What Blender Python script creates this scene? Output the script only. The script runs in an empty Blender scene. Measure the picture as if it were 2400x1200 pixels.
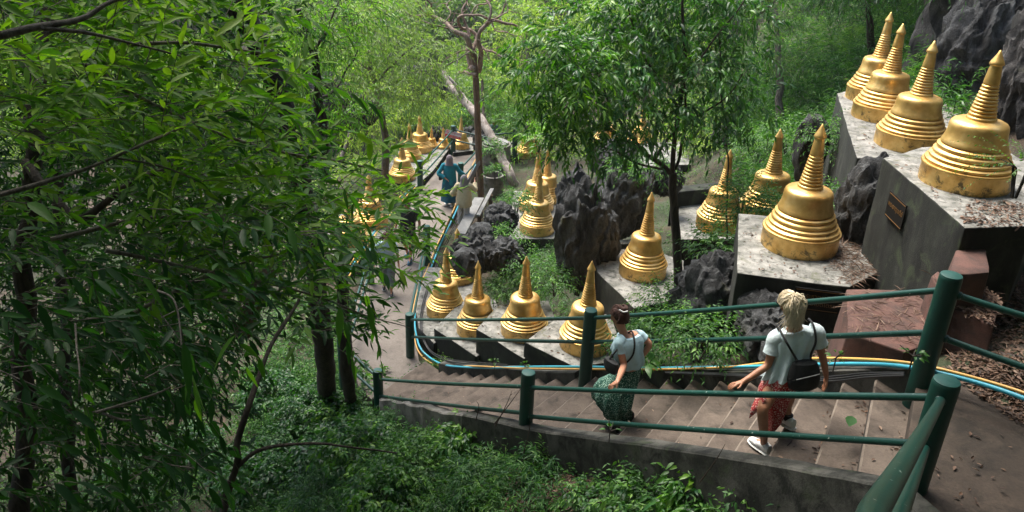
import bpy, bmesh, math, random
import numpy as np
from mathutils import Vector, Matrix, noise
from mathutils.bvhtree import BVHTree
R = math.radians
random.seed(7); rng = np.random.default_rng(7)
scene = bpy.context.scene
col = scene.collection
# ------------------------------------------------------------------ camera
FPX, PITCH, ROLL = 1900.0, R(25.3), R(2.25)          # focal length in pixels of a 2400 wide picture
_r = Vector((1, 0, 0)); _f = Vector((0, math.cos(PITCH), -math.sin(PITCH))); _u = Vector((0, math.sin(PITCH), math.cos(PITCH)))
CR = _r*math.cos(ROLL) + _u*math.sin(ROLL); CU = -_r*math.sin(ROLL) + _u*math.cos(ROLL); CF = _f
cd = bpy.data.cameras.new("camera"); cam = bpy.data.objects.new("camera", cd); col.objects.link(cam)
cd.sensor_width = 36.0; cd.lens = 36.0*FPX/2400.0; cd.clip_start = 0.05; cd.clip_end = 600
cam.matrix_world = Matrix(((CR.x, CU.x, -CF.x, 0), (CR.y, CU.y, -CF.y, 0), (CR.z, CU.z, -CF.z, 0), (0, 0, 0, 1)))
scene.camera = cam
# ------------------------------------------------------------------ light
SUN_EL, SUN_AZ = R(62), R(-35)                        # azimuth from +Y towards +X
world = bpy.data.worlds.new("World"); scene.world = world; world.use_nodes = True
wn = world.node_tree.nodes; wl = world.node_tree.links
sky = wn.new("ShaderNodeTexSky"); sky.sky_type = 'NISHITA'; sky.sun_disc = False
sky.sun_elevation = SUN_EL; sky.sun_rotation = SUN_AZ; sky.air_density = 1.0; sky.dust_density = 3.0; sky.ozone_density = 1.0
wl.new(sky.outputs[0], wn["Background"].inputs[0]); wn["Background"].inputs[1].default_value = 0.12
sd = bpy.data.lights.new("sun", 'SUN'); sd.energy = 3.0; sd.angle = R(34); sd.color = (1.0, 0.95, 0.86)
sun = bpy.data.objects.new("sun", sd); col.objects.link(sun)
sdir = Vector((math.sin(SUN_AZ)*math.cos(SUN_EL), math.cos(SUN_AZ)*math.cos(SUN_EL), math.sin(SUN_EL)))
sun.rotation_euler = sdir.to_track_quat('Z', 'Y').to_euler()
scene.view_settings.view_transform = 'Standard'; scene.view_settings.look = 'None'
scene.view_settings.exposure = 1.6; scene.view_settings.gamma = 1.0
scene.render.engine = 'CYCLES'
scene.cycles.max_bounces = 6; scene.cycles.diffuse_bounces = 2; scene.cycles.glossy_bounces = 3
scene.cycles.transmission_bounces = 3; scene.cycles.transparent_max_bounces = 4; scene.cycles.use_denoising = True

# ------------------------------------------------------------------ projection helpers
def ray(px, py): return CR*((px-1200)/FPX) - CU*((py-600)/FPX) + CF
def at(px, py, z): r = ray(px, py); return r*(z/r.z)
def aty(px, py, y): r = ray(px, py); return r*(y/r.y)
def atd(px, py, d): return ray(px, py)*d
def pix(P):
    d = P.dot(CF); return (1200+FPX*P.dot(CR)/d, 600-FPX*P.dot(CU)/d)
# ------------------------------------------------------------------ object helpers
def tag(o, label=None, cat=None, group=None, kind=None):
    if label: o['label'] = label
    if cat: o['category'] = cat
    if group: o['group'] = group
    if kind: o['kind'] = kind
    return o
def empty(name, loc=(0, 0, 0), rz=0.0):
    o = bpy.data.objects.new(name, None); col.objects.link(o); o.location = loc; o.rotation_euler = (0, 0, rz); o.empty_display_size = .1
    return o
def link(name, me, mat=None, parent=None, loc=None, rot=None, smooth=True):
    o = bpy.data.objects.new(name, me); col.objects.link(o)
    if mat is not None and not me.materials: me.materials.append(mat)
    if parent is not None: o.parent = parent
    if loc is not None: o.location = loc
    if rot is not None: o.rotation_euler = rot
    if smooth and len(me.polygons):
        me.polygons.foreach_set('use_smooth', [True]*len(me.polygons))
    return o
def mesh_np(name, V, quads=None, tris=None, attr=None, uv=None):
    """mesh from numpy arrays, fast"""
    V = np.asarray(V, dtype=np.float32).reshape(-1, 3)
    q = np.zeros((0, 4), np.int32) if quads is None else np.asarray(quads, np.int32).reshape(-1, 4)
    t = np.zeros((0, 3), np.int32) if tris is None else np.asarray(tris, np.int32).reshape(-1, 3)
    me = bpy.data.meshes.new(name)
    me.vertices.add(len(V)); me.vertices.foreach_set('co', V.ravel())
    loops = np.concatenate([q.ravel(), t.ravel()]).astype(np.int32)
    me.loops.add(len(loops)); me.loops.foreach_set('vertex_index', loops)
    starts = np.concatenate([np.arange(len(q))*4, len(q)*4+np.arange(len(t))*3]).astype(np.int32)
    me.polygons.add(len(starts)); me.polygons.foreach_set('loop_start', starts)
    try: me.polygons.foreach_set('loop_total', np.concatenate([np.full(len(q), 4), np.full(len(t), 3)]).astype(np.int32))
    except Exception: pass
    if attr is not None:
        a = me.attributes.new('v', 'FLOAT', 'POINT'); a.data.foreach_set('value', np.asarray(attr, np.float32))
    me.update(calc_edges=True)
    return me
class MB:
    """collects shapes into one mesh"""
    def __init__(s): s.V = []; s.F = []
    def add(s, V, F):
        b = len(s.V); s.V += [tuple(v) for v in V]; s.F += [tuple(i+b for i in f) for f in F]
    def tube(s, pts, rad, n=8, cap=True):
        pts = [Vector(p) for p in pts]; m = len(pts)
        if not hasattr(rad, '__len__'): rad = [rad]*m
        V = []; up = None
        for i, p in enumerate(pts):
            t = (pts[min(i+1, m-1)]-pts[max(i-1, 0)]).normalized()
            if up is None:
                up = Vector((0, 0, 1)) if abs(t.z) < .9 else Vector((1, 0, 0))
            a = t.cross(up)
            if a.length < 1e-5: a = t.cross(Vector((0, 1, .3)))
            a.normalize(); b = a.cross(t).normalized(); up = b
            for k in range(n):
                c = 2*math.pi*k/n; V.append(p+(a*math.cos(c)+b*math.sin(c))*rad[i])
        F = [(i*n+k, i*n+(k+1) % n, (i+1)*n+(k+1) % n, (i+1)*n+k) for i in range(m-1) for k in range(n)]
        if cap: F += [tuple(range(n-1, -1, -1)), tuple((m-1)*n+k for k in range(n))]
        s.add(V, F)
    def lathe(s, prof, n=32, origin=(0, 0, 0)):
        ox, oy, oz = origin; m = len(prof); V = []
        for r, z in prof:
            for k in range(n):
                c = 2*math.pi*k/n; V.append((ox+r*math.cos(c), oy+r*math.sin(c), oz+z))
        F = [(i*n+k, i*n+(k+1) % n, (i+1)*n+(k+1) % n, (i+1)*n+k) for i in range(m-1) for k in range(n)]
        F += [tuple(range(n-1, -1, -1)), tuple((m-1)*n+k for k in range(n))]
        s.add(V, F)
    def prism(s, poly, z0, z1):
        n = len(poly); a = sum(poly[i][0]*poly[(i+1) % n][1]-poly[(i+1) % n][0]*poly[i][1] for i in range(n))
        if a < 0: poly = poly[::-1]
        V = [(p[0], p[1], z0) for p in poly]+[(p[0], p[1], z1) for p in poly]
        F = [tuple(range(n-1, -1, -1)), tuple(range(n, 2*n))]+[(i, (i+1) % n, n+(i+1) % n, n+i) for i in range(n)]
        s.add(V, F)
    def box(s, c, sx, sy, sz, rz=0):
        cs, sn = math.cos(rz), math.sin(rz)
        p = [(c[0]+x*cs-y*sn, c[1]+x*sn+y*cs) for x, y in ((-sx/2, -sy/2), (sx/2, -sy/2), (sx/2, sy/2), (-sx/2, sy/2))]
        s.prism(p, c[2]-sz/2, c[2]+sz/2)
    def mesh(s, name):
        me = bpy.data.meshes.new(name); me.from_pydata(s.V, [], s.F); me.update(); return me
    def obj(s, name, mat, parent=None, smooth=True, bevel=0, sharp=40):
        me = s.mesh(name)
        if bevel:
            bm = bmesh.new(); bm.from_mesh(me)
            bmesh.ops.bevel(bm, geom=[e for e in bm.edges if e.is_manifold and e.calc_face_angle(0) > R(30)], offset=bevel, segments=2, affect='EDGES', profile=.6)
            bm.to_mesh(me); bm.free()
        o = link(name, me, mat, parent, smooth=smooth)
        if smooth:
            try: me.set_sharp_from_angle(angle=R(sharp))
            except Exception: pass
        return o
def roughen(me, amp, scale, cuts=0, seed=0.0, vert=False):
    """worn edges and uneven faces for cast concrete"""
    bm = bmesh.new(); bm.from_mesh(me)
    if cuts: 
        bmesh.ops.triangulate(bm, faces=[f for f in bm.faces if len(f.verts) > 4])
        bmesh.ops.subdivide_edges(bm, edges=bm.edges, cuts=cuts, use_grid_fill=True)
    for v in bm.verts:
        n = noise.noise_vector(v.co*scale+Vector((seed, seed, 0))); v.co += n*amp
    bm.normal_update(); bm.to_mesh(me); bm.free(); me.update()

# ------------------------------------------------------------------ materials
def new_mat(name):
    m = bpy.data.materials.new(name); m.use_nodes = True; nt = m.node_tree; b = nt.nodes["Principled BSDF"]
    return m, nt, nt.nodes, nt.links, b
def nz(nt, scale, detail=6, rough=.6, coord=None, dist=0.0):
    n = nt.nodes.new("ShaderNodeTexNoise"); n.inputs['Scale'].default_value = scale; n.inputs['Detail'].default_value = detail
    n.inputs['Roughness'].default_value = rough; n.inputs['Distortion'].default_value = dist
    if coord is not None: nt.links.new(coord, n.inputs['Vector'])
    return n
def ramp(nt, src, stops):
    r = nt.nodes.new("ShaderNodeValToRGB"); e = r.color_ramp.elements
    while len(e) < len(stops): e.new(.5)
    for x, (p, c) in zip(e, stops):
        x.position = p; x.color = (*c, 1) if len(c) == 3 else c
    nt.links.new(src, r.inputs[0]); return r
def mixc(nt, fac, a, b, mode='MIX'):
    m = nt.nodes.new("ShaderNodeMix"); m.data_type = 'RGBA'; m.blend_type = mode
    for s, v in ((m.inputs[0], fac), (m.inputs[6], a), (m.inputs[7], b)):
        if isinstance(v, (int, float)): s.default_value = v
        elif isinstance(v, tuple): s.default_value = (*v, 1)
        else: nt.links.new(v, s)
    return m.outputs[2]
def bump(nt, b, src, strength=.3, dist=.02):
    n = nt.nodes.new("ShaderNodeBump"); n.inputs['Strength'].default_value = strength; n.inputs['Distance'].default_value = dist
    nt.links.new(src, n.inputs['Height']); nt.links.new(n.outputs[0], b.inputs['Normal']); return n
def objc(nt): return nt.nodes.new("ShaderNodeNewGeometry").outputs['Position']
def concrete(name, light, dark, stain=(.03, .03, .025), scale=3.0, lo=.4, hi=.62, stain_lo=.5, stain_hi=.68, moss=None, rough=.88, streak=False):
    m, nt, N, L, b = new_mat(name); c = objc(nt)
    base = mixc(nt, ramp(nt, nz(nt, scale, 8, .65, c).outputs[0], [(lo, (0, 0, 0)), (hi, (1, 1, 1))]).outputs[0], dark, light)
    fine = nz(nt, scale*22, 4, .7, c)
    base = mixc(nt, .55, base, ramp(nt, fine.outputs[0], [(.3, (.45, .45, .45)), (.7, (1.0, 1.0, 1.0))]).outputs[0], 'MULTIPLY')
    if streak:
        mp = N.new("ShaderNodeMapping"); mp.inputs['Scale'].default_value = (1, 1, .28); L.new(c, mp.inputs[0]); cc = mp.outputs[0]
    else: cc = c
    st = ramp(nt, nz(nt, scale*1.7, 7, .7, cc, .4).outputs[0], [(stain_lo, (0, 0, 0)), (stain_hi, (1, 1, 1))])
    base = mixc(nt, st.outputs[0], base, stain)
    if moss:
        mo = ramp(nt, nz(nt, scale*.9, 6, .7, c, .8).outputs[0], [(.56, (0, 0, 0)), (.68, (.8, .8, .8))])
        base = mixc(nt, mo.outputs[0], base, moss)
    L.new(base, b.inputs['Base Color']); b.inputs['Roughness'].default_value = rough
    bump(nt, b, fine.outputs[0], .5, .01)
    return m
M = {}
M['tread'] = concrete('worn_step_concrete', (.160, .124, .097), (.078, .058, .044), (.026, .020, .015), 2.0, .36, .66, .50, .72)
M['nosing'] = concrete('worn_step_edge_highlight', (.215, .175, .14), (.12, .094, .073), (.05, .04, .03), 3.0, .35, .6, .58, .76)  # worn edge made paler so it also paints an edge highlight
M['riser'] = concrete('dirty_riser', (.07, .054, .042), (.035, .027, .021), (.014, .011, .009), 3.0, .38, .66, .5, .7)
M['landing'] = concrete('landing_concrete', (.095, .068, .049), (.045, .032, .022), (.016, .012, .008), 1.6, .40, .66, .48, .68)
M['path'] = concrete('path_concrete', (.21, .18, .155), (.14, .118, .10), (.065, .054, .043), 1.2, .35, .65, .58, .8)
M['curb'] = concrete('curb_concrete', (.10, .097, .085), (.032, .033, .027), (.007, .008, .006), 2.2, .40, .66, .46, .60, (.035, .05, .02))
M['curb_bright'] = concrete('pale_curb_concrete', (.26, .245, .22), (.11, .105, .09), (.03, .03, .026), 2.6, .38, .6, .52, .66, (.07, .09, .03))
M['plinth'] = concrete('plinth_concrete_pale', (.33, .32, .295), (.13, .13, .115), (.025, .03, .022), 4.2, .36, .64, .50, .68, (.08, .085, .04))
M['plinth_side'] = concrete('plinth_side_mould_shade', (.042, .046, .037), (.011, .014, .009), (.003, .004, .003), 2.6, .44, .70, .42, .62, (.04, .055, .025), streak=True)  # mould streaks, base darkened beyond them to stand for side shade
M['pink'] = concrete('pink_concrete', (.13, .06, .046), (.06, .032, .026), (.05, .03, .025), 3.0, .38, .62, .55, .7)
M['grey_slab'] = concrete('grey_slab', (.27, .27, .26), (.19, .19, .185), (.09, .09, .085), 3.5, .35, .65, .6, .8)
def rock_mat(name, light, dark):
    m, nt, N, L, b = new_mat(name); c = objc(nt)
    mp = N.new("ShaderNodeMapping"); mp.inputs['Scale'].default_value = (1, 1, .3); L.new(c, mp.inputs[0])
    a = nz(nt, 3.5, 10, .75, mp.outputs[0], .6); f = nz(nt, 26, 6, .75, c)
    r = ramp(nt, a.outputs[0], [(.42, dark), (.58, tuple(x*.45+y*.55 for x, y in zip(light, dark))), (.70, light)])
    base = mixc(nt, .7, r.outputs[0], ramp(nt, f.outputs[0], [(.35, (.3, .3, .3)), (.65, (1.3, 1.3, 1.3))]).outputs[0], 'MULTIPLY')
    mo = ramp(nt, nz(nt, 1.6, 5, .6, c).outputs[0], [(.62, (0, 0, 0)), (.72, (.7, .7, .7))])
    base = mixc(nt, mo.outputs[0], base, (.06, .06, .02))
    L.new(base, b.inputs['Base Color']); b.inputs['Roughness'].default_value = .8
    s = N.new("ShaderNodeMath"); s.operation = 'ADD'; L.new(a.outputs[0], s.inputs[0]); L.new(f.outputs[0], s.inputs[1])
    bump(nt, b, s.outputs[0], .9, .06); return m
M['rock'] = rock_mat('dark_limestone', (.17, .175, .18), (.008, .009, .010))
M['cliff'] = rock_mat('cliff_limestone', (.17, .158, .15), (.010, .010, .011))
def gold_mat():
    m, nt, N, L, b = new_mat('gilded_paint'); tc = N.new("ShaderNodeTexCoord"); c = objc(nt)
    a = nz(nt, 5, 6, .6, c); base = ramp(nt, a.outputs[0], [(.3, (.60, .34, .09)), (.55, (.84, .55, .19)), (.75, (.95, .70, .32))]).outputs[0]
    sep = N.new("ShaderNodeSeparateXYZ"); L.new(tc.outputs['Object'], sep.inputs[0])
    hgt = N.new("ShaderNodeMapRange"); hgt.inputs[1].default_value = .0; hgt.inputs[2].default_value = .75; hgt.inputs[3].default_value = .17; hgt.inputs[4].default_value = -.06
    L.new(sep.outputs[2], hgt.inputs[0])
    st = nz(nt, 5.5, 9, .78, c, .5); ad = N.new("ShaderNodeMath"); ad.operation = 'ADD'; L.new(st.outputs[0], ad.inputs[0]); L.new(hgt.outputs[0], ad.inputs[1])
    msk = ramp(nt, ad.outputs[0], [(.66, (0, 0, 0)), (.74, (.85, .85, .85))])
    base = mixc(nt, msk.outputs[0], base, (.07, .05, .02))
    oi = N.new('ShaderNodeObjectInfo'); lf_ = nz(nt, .9, 3, .5, c); base = mixc(nt, .5, base, ramp(nt, lf_.outputs[0], [(.35, (.62, .58, .5)), (.65, (1, 1, 1))]).outputs[0], 'MULTIPLY')
    L.new(base, b.inputs['Base Color'])
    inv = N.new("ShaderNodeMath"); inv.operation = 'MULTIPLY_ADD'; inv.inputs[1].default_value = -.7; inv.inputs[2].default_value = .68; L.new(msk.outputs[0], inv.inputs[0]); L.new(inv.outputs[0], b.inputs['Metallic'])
    rr = ramp(nt, nz(nt, 14, 5, .6, c).outputs[0], [(.3, (.30, .30, .30)), (.7, (.48, .48, .48))]); L.new(rr.outputs[0], b.inputs['Roughness'])
    bump(nt, b, nz(nt, 30, 5, .6, c).outputs[0], .18, .01); return m
M['gold'] = gold_mat()
def paint(name, colr, rough=.4, chips=None, spec=.5):
    m, nt, N, L, b = new_mat(name); c = objc(nt)
    base = mixc(nt, .35, colr, ramp(nt, nz(nt, 9, 5, .6, c).outputs[0], [(.3, (.45, .45, .45)), (.7, (1, 1, 1))]).outputs[0], 'MULTIPLY')
    if chips:
        ch = ramp(nt, nz(nt, 24, 6, .7, c).outputs[0], [(.665, (0, 0, 0)), (.68, (1, 1, 1))]); base = mixc(nt, ch.outputs[0], base, chips)
    L.new(base, b.inputs['Base Color']); b.inputs['Roughness'].default_value = rough; b.inputs['Specular IOR Level'].default_value = spec
    bump(nt, b, nz(nt, 60, 3, .5, c).outputs[0], .08, .004); return m
M['post'] = paint('post_green_paint', (.003, .048, .036), .42)
M['rail'] = paint('rail_green_paint', (.002, .050, .037), .42, (.45, .5, .46))
M['post_top'] = paint('faded_post_cap', (.012, .085, .07), .6)
M['blue_pipe'] = paint('blue_pvc', (.06, .42, .56), .4, (.03, .12, .15))
M['yellow_pipe'] = paint('yellow_conduit', (.75, .42, .11), .45)
M['black_cable'] = paint('black_cable', (.012, .012, .013), .5)
M['plaque'] = paint('black_plaque', (.010, .009, .008), .75, spec=.15)
M['plaque_gold'] = paint('plaque_gold_text', (.15, .07, .012), .6)
M['sign_white'] = paint('sign_white', (.62, .62, .62), .5)
M['sign_red'] = paint('sign_red', (.55, .035, .03), .5)
M['wood'] = concrete('old_wood', (.16, .10, .06), (.08, .05, .03), (.03, .02, .015), 6, .4, .6, .6, .8)
def bark(name, light, dark, scale=5):
    m, nt, N, L, b = new_mat(name); c = objc(nt)
    mp = N.new("ShaderNodeMapping"); mp.inputs['Scale'].default_value = (4, 4, .7); L.new(c, mp.inputs[0])
    a = nz(nt, scale, 9, .7, mp.outputs[0], .5); p = nz(nt, 2.2, 5, .6, c)
    base = mixc(nt, ramp(nt, a.outputs[0], [(.38, (0, 0, 0)), (.62, (1, 1, 1))]).outputs[0], dark, light)
    base = mixc(nt, ramp(nt, p.outputs[0], [(.5, (0, 0, 0)), (.7, (.5, .5, .5))]).outputs[0], base, tuple(x*.6 for x in dark))
    L.new(base, b.inputs['Base Color']); b.inputs['Roughness'].default_value = .9; bump(nt, b, a.outputs[0], .8, .03); return m
M['bark_brown'] = bark('brown_bark', (.20, .125, .08), (.07, .042, .028))
M['bark_dark'] = bark('dark_bark', (.06, .045, .035), (.018, .013, .010))
M['bark_pale'] = bark('pale_mottled_bark', (.42, .37, .33), (.14, .11, .09), 2)
M['bark_grey'] = bark('grey_bark', (.16, .14, .12), (.06, .05, .04))
M['bark_twist'] = bark('smooth_pinkish_bark', (.36, .27, .22), (.15, .10, .075))
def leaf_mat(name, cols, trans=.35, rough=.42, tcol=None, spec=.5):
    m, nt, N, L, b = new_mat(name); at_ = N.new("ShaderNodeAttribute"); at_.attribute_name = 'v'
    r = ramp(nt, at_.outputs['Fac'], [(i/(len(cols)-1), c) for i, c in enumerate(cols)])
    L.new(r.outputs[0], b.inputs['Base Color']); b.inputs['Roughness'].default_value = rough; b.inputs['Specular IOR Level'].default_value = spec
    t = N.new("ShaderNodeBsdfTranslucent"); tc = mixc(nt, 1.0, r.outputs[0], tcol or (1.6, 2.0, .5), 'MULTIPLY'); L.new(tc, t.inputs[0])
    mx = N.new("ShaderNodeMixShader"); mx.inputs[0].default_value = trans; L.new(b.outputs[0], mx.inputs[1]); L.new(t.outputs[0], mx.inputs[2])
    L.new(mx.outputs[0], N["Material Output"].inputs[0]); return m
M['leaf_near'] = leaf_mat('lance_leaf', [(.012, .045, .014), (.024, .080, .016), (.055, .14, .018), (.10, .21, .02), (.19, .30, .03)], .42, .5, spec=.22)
M['leaf_glossy'] = leaf_mat('glossy_leaf', [(.014, .055, .018), (.032, .11, .022), (.075, .19, .022), (.18, .33, .035)], .34, .40, spec=.4)
M['leaf_far'] = leaf_mat('far_leaf', [(.06, .12, .025), (.12, .20, .035), (.24, .33, .07), (.42, .48, .20)], .40, .6, spec=.3)
M['leaf_grey'] = leaf_mat('greyish_leaf', [(.06, .11, .035), (.11, .18, .06), (.17, .25, .085), (.24, .31, .12)], .38, .5)
M['leaf_under'] = leaf_mat('undergrowth_leaf', [(.016, .055, .018), (.036, .11, .026), (.075, .18, .035), (.17, .31, .06)], .3, .5, spec=.35)
M['leaf_bamboo'] = leaf_mat('bamboo_leaf', [(.014, .055, .02), (.03, .10, .028), (.07, .17, .04), (.17, .28, .07)], .3, .5, spec=.3)
M['litter'] = leaf_mat('dry_litter', [(.03, .018, .012), (.085, .045, .026), (.15, .085, .052), (.27, .20, .145)], .05, .7, (1.2, 1, .8))
def ground_mat():
    m, nt, N, L, b = new_mat('forest_floor'); c = objc(nt)
    base = ramp(nt, nz(nt, 1.2, 9, .7, c).outputs[0], [(.3, (.018, .022, .012)), (.5, (.045, .035, .022)), (.7, (.10, .065, .042))]).outputs[0]
    f = nz(nt, 30, 6, .7, c); base = mixc(nt, .7, base, ramp(nt, f.outputs[0], [(.3, (.4, .4, .4)), (.7, (1.3, 1.3, 1.3))]).outputs[0], 'MULTIPLY')
    g = ramp(nt, nz(nt, .5, 4, .6, c).outputs[0], [(.45, (0, 0, 0)), (.6, (.8, .8, .8))]); base = mixc(nt, g.outputs[0], base, (.03, .05, .018))
    L.new(base, b.inputs['Base Color']); b.inputs['Roughness'].default_value = .95; bump(nt, b, f.outputs[0], .8, .04); return m
M['ground'] = ground_mat()
M['dirt'] = concrete('grey_trodden_earth', (.34, .29, .25), (.20, .16, .13), (.07, .055, .045), 1.5, .35, .65, .55, .75)
M['clay'] = concrete('red_clay', (.30, .12, .06), (.15, .06, .035), (.06, .03, .02), 3, .35, .65, .55, .75)

# ------------------------------------------------------------------ stairs geometry (nosing lines measured on the tread planes)
NS = 23; Z0 = -9.6; RISE = .241
FX = [987,1042,1070,1095,1127,1155,1187,1220,1257,1297,1350,1395,1450,1508,1567,1625,1687,1757,1828,1895,1977,2052,2150]
FY = [852,865,870,870,875,876,876,879,886,889,884,881,882,884,885,886,892,894,894,895,892,890,888]
OFF = np.interp(FX, [987,1100,1300,1450,1567,1625,1687,1757,1828,1895,1977,2052,2150], [105,145,150,140,127,123,113,113,116,101,71,42,40])
NXp = np.array(FX)-OFF
NYp = np.interp(NXp, [880,955,1005,1225,1260,1375,1502,1574,1641,1715,1794,1906,2010,2110], [925,940,950,995,1008,1022,1037,1046,1060,1070,1082,1102,1120,1142])
ZT = [Z0+RISE*(i+1) for i in range(NS)]
FAR = [at(FX[i], FY[i], ZT[i]) for i in range(NS)]; NEAR = [at(NXp[i], NYp[i], ZT[i]) for i in range(NS)]
ZTOP = ZT[-1]
def zfar(px): return float(np.interp(px, FX, ZT))
# ------------------------------------------------------------------ terrain
CTRL = [(-3,15,-9.8),(-2,18,-9.8),(-2,22,-9.8),(-2,26,-9.8),(-1.5,30,-9.8),(-4,28,-9.9),(-5,24,-10),(-5,20,-10.1),(-5,16,-10.3),(-3.5,12,-10.2),
(0.5,22,-9.75),(0,26,-9.65),(2,28,-9.5),(1,31,-9.75),(0,17.5,-9.9),(1,16,-9.6),(1.5,18,-9.4),(2.5,18,-8.9),(1.2,13,-8.9),(0,14,-9.4),
(2.6,9.8,-6.1),(3.2,8.6,-5.4),(3.9,7.6,-4.8),(4.5,6.8,-4.2),(5,6,-4.0),(6.5,6,-3.95),(5.4,7.6,-4.05),(6.3,8,-3.8),(4.8,9,-5.0),(4,12.5,-6.3),(5,12.3,-5.5),(6,11,-5.0),
(2.2,12,-7.8),(3.2,11.3,-6.8),(3,14,-8.2),(4.5,17,-8.3),(2.5,22,-9.1),(5,21,-8.4),(6.5,17,-6.7),(7,20,-6.6),(8,24,-6.5),(10,30,-5.8),(12,24,-3),(9,14,-2.9),(8,10,-2.9),(12,10,-1),(15,16,2),(22,10,14),(-2,-12,5),(8,-12,9),(20,-12,18),(-20,-16,2),(0,-35,26),(30,-35,40),(-30,-35,16),  # ground behind and right of the viewer raised to block light
(20,25,8),(30,28,18),(14,34,-4),(30,40,8),(25,60,0),(0,40,-12.5),(8,45,-13),(-10,40,-14),(0,60,-22),(-20,50,-20),(20,80,-18),(0,100,-20),(-30,100,-16),(0,150,0),(40,140,10),(-50,140,5),(60,100,14),
(-20,30,-13),(-12,20,-12.5),(-10,12,-12),(-6,12,-11),(-5,8,-10.6),(-3,9.5,-10.0),(-1.9,10.5,-9.6),(-1.3,8.7,-9.1),(-.2,7.3,-8.2),(.8,6.2,-7.4),(1.6,4.9,-6.7),(2.3,3.8,-6.0),(0,5,-8.2),(-2,6,-9.4),
(2.6,2.2,-5.6),(0,1,-7.6),(-4,3,-9.8),(4,2,-4.4),(5,4,-4.3),(7,3,-4.2),(-30,5,-14),(-8,-4,-10),(5,-4,-2.5),(14,0,1),(30,5,20),(-40,60,-20),(60,20,36),(-60,20,-18),(8,18,-4.6),(-60,160,8),(80,160,16),(0,-6,-3)]
for i_ in range(0, NS, 2):
    o_ = (NEAR[i_]-FAR[i_]).normalized(); q_ = NEAR[i_]+o_*.75; CTRL.append((q_.x, q_.y, ZT[i_]-(.58 if i_ < 8 else .78))); q_ = NEAR[i_]+o_*1.9; CTRL.append((q_.x, q_.y, ZT[i_]-(1.0 if i_ < 8 else 1.5)))
CTRL = [c_ for c_ in CTRL if c_ not in ((-1.9,10.5,-9.6),(-1.3,8.7,-9.1),(-.2,7.3,-8.2),(.8,6.2,-7.4),(1.6,4.9,-6.7),(-3,9.5,-10.0),(2.3,3.8,-6.0))]
CT = np.array(CTRL, float)
def _phi(a, b): return np.sqrt(((a[:, None, :2]-b[None, :, :2])**2).sum(-1)+.05)
_A = _phi(CT, CT); _n = len(CT); _K = np.zeros((_n+1, _n+1)); _K[:_n, :_n] = _A; _K[:_n, _n] = 1; _K[_n, :_n] = 1
_W = np.linalg.solve(_K, np.concatenate([CT[:, 2], [0]]))
def hgt(xy):
    xy = np.asarray(xy, float).reshape(-1, 2); z = _phi(xy, CT)@_W[:_n]+_W[_n]
    z += .10*np.sin(xy[:, 0]*2.1+1.3*np.sin(xy[:, 1]*1.7))+.07*np.sin(xy[:, 1]*3.3+xy[:, 0]*1.1)
    return z
def in_poly(xy, poly):
    x, y = xy[:, 0], xy[:, 1]; c = np.zeros(len(x), bool); n = len(poly)
    for i in range(n):
        x0, y0 = poly[i]; x1, y1 = poly[(i+1) % n]
        if y0 == y1: continue
        c ^= ((y0 > y) != (y1 > y)) & (x < (x1-x0)*(y-y0)/(y1-y0)+x0)
    return c
LAND = [at(p[0], p[1], ZTOP) for p in ((2150, 888), (2257, 897), (2400, 985), (2700, 1130), (2900, 1700), (2110, 1700))]
LAND.append(NEAR[-1]+Vector((.1, -1.2, 0)))
LAND_XY = [(FAR[-1].x, FAR[-1].y)]+[(p.x, p.y) for p in LAND[1:5]]+[(2.6, 2.6), (NEAR[-1].x, NEAR[-1].y)]
PATH_PX = [(840, 905), (812, 800), (838, 700), (880, 600), (945, 500), (1000, 430), (1046, 372), (1072, 347), (1090, 322), (1190, 318), (1150, 350), (1122, 392), (1095, 440), (1060, 500), (1030, 565), (1008, 625), (978, 700), (972, 780), (982, 845), (987, 852)]
PATH_XY = [(lambda p: (p.x, p.y))(at(a, b, Z0)) for a, b in PATH_PX]+[(NEAR[0].x, NEAR[0].y)]
xs = np.concatenate([np.linspace(-70, -13, 34), np.arange(-12.8, 16, .22), np.linspace(16.3, 90, 40)])
ys = np.concatenate([np.linspace(-45, -9.5, 26), np.arange(-9, 34, .22), np.linspace(34.4, 175, 100)])
GX, GY = np.meshgrid(xs, ys); XY = np.stack([GX.ravel(), GY.ravel()], 1); Zg = hgt(XY)
stair_poly = [(v.x, v.y) for v in FAR]+[(v.x, v.y) for v in NEAR[::-1]]
def grow(poly, d):
    c = np.mean(np.array(poly), 0); return [tuple(np.array(p)+(np.array(p)-c)/np.linalg.norm(np.array(p)-c)*d) for p in poly]
mid = np.array([((a+b)/2)[:] for a, b in zip(FAR, NEAR)])
for dx, dy in ((0, 0), (.3, .17), (-.3, -.17), (0, .3)):
    ins = in_poly(XY-np.array([dx, dy]), stair_poly); k = np.argmin(((XY[ins][:, None]-mid[None, :, :2])**2).sum(-1), 1)
    Zg[ins] = np.minimum(Zg[ins], mid[k, 2]-.50)
m = in_poly(XY, grow(LAND_XY, .3)); Zg[m] = np.minimum(Zg[m], ZTOP-.12)
m = in_poly(XY, grow(PATH_XY, .25)); Zg[m] = np.minimum(Zg[m], Z0-.12)
nx = len(xs); ny = len(ys); ii = (np.arange(ny-1)[:, None]*nx+np.arange(nx-1)[None, :]).ravel()
terrain_me = mesh_np('terrain', np.column_stack([XY, Zg]), np.stack([ii, ii+1, ii+nx+1, ii+nx], 1))
tag(link('terrain', terrain_me, M['ground']), kind='structure')
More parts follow.
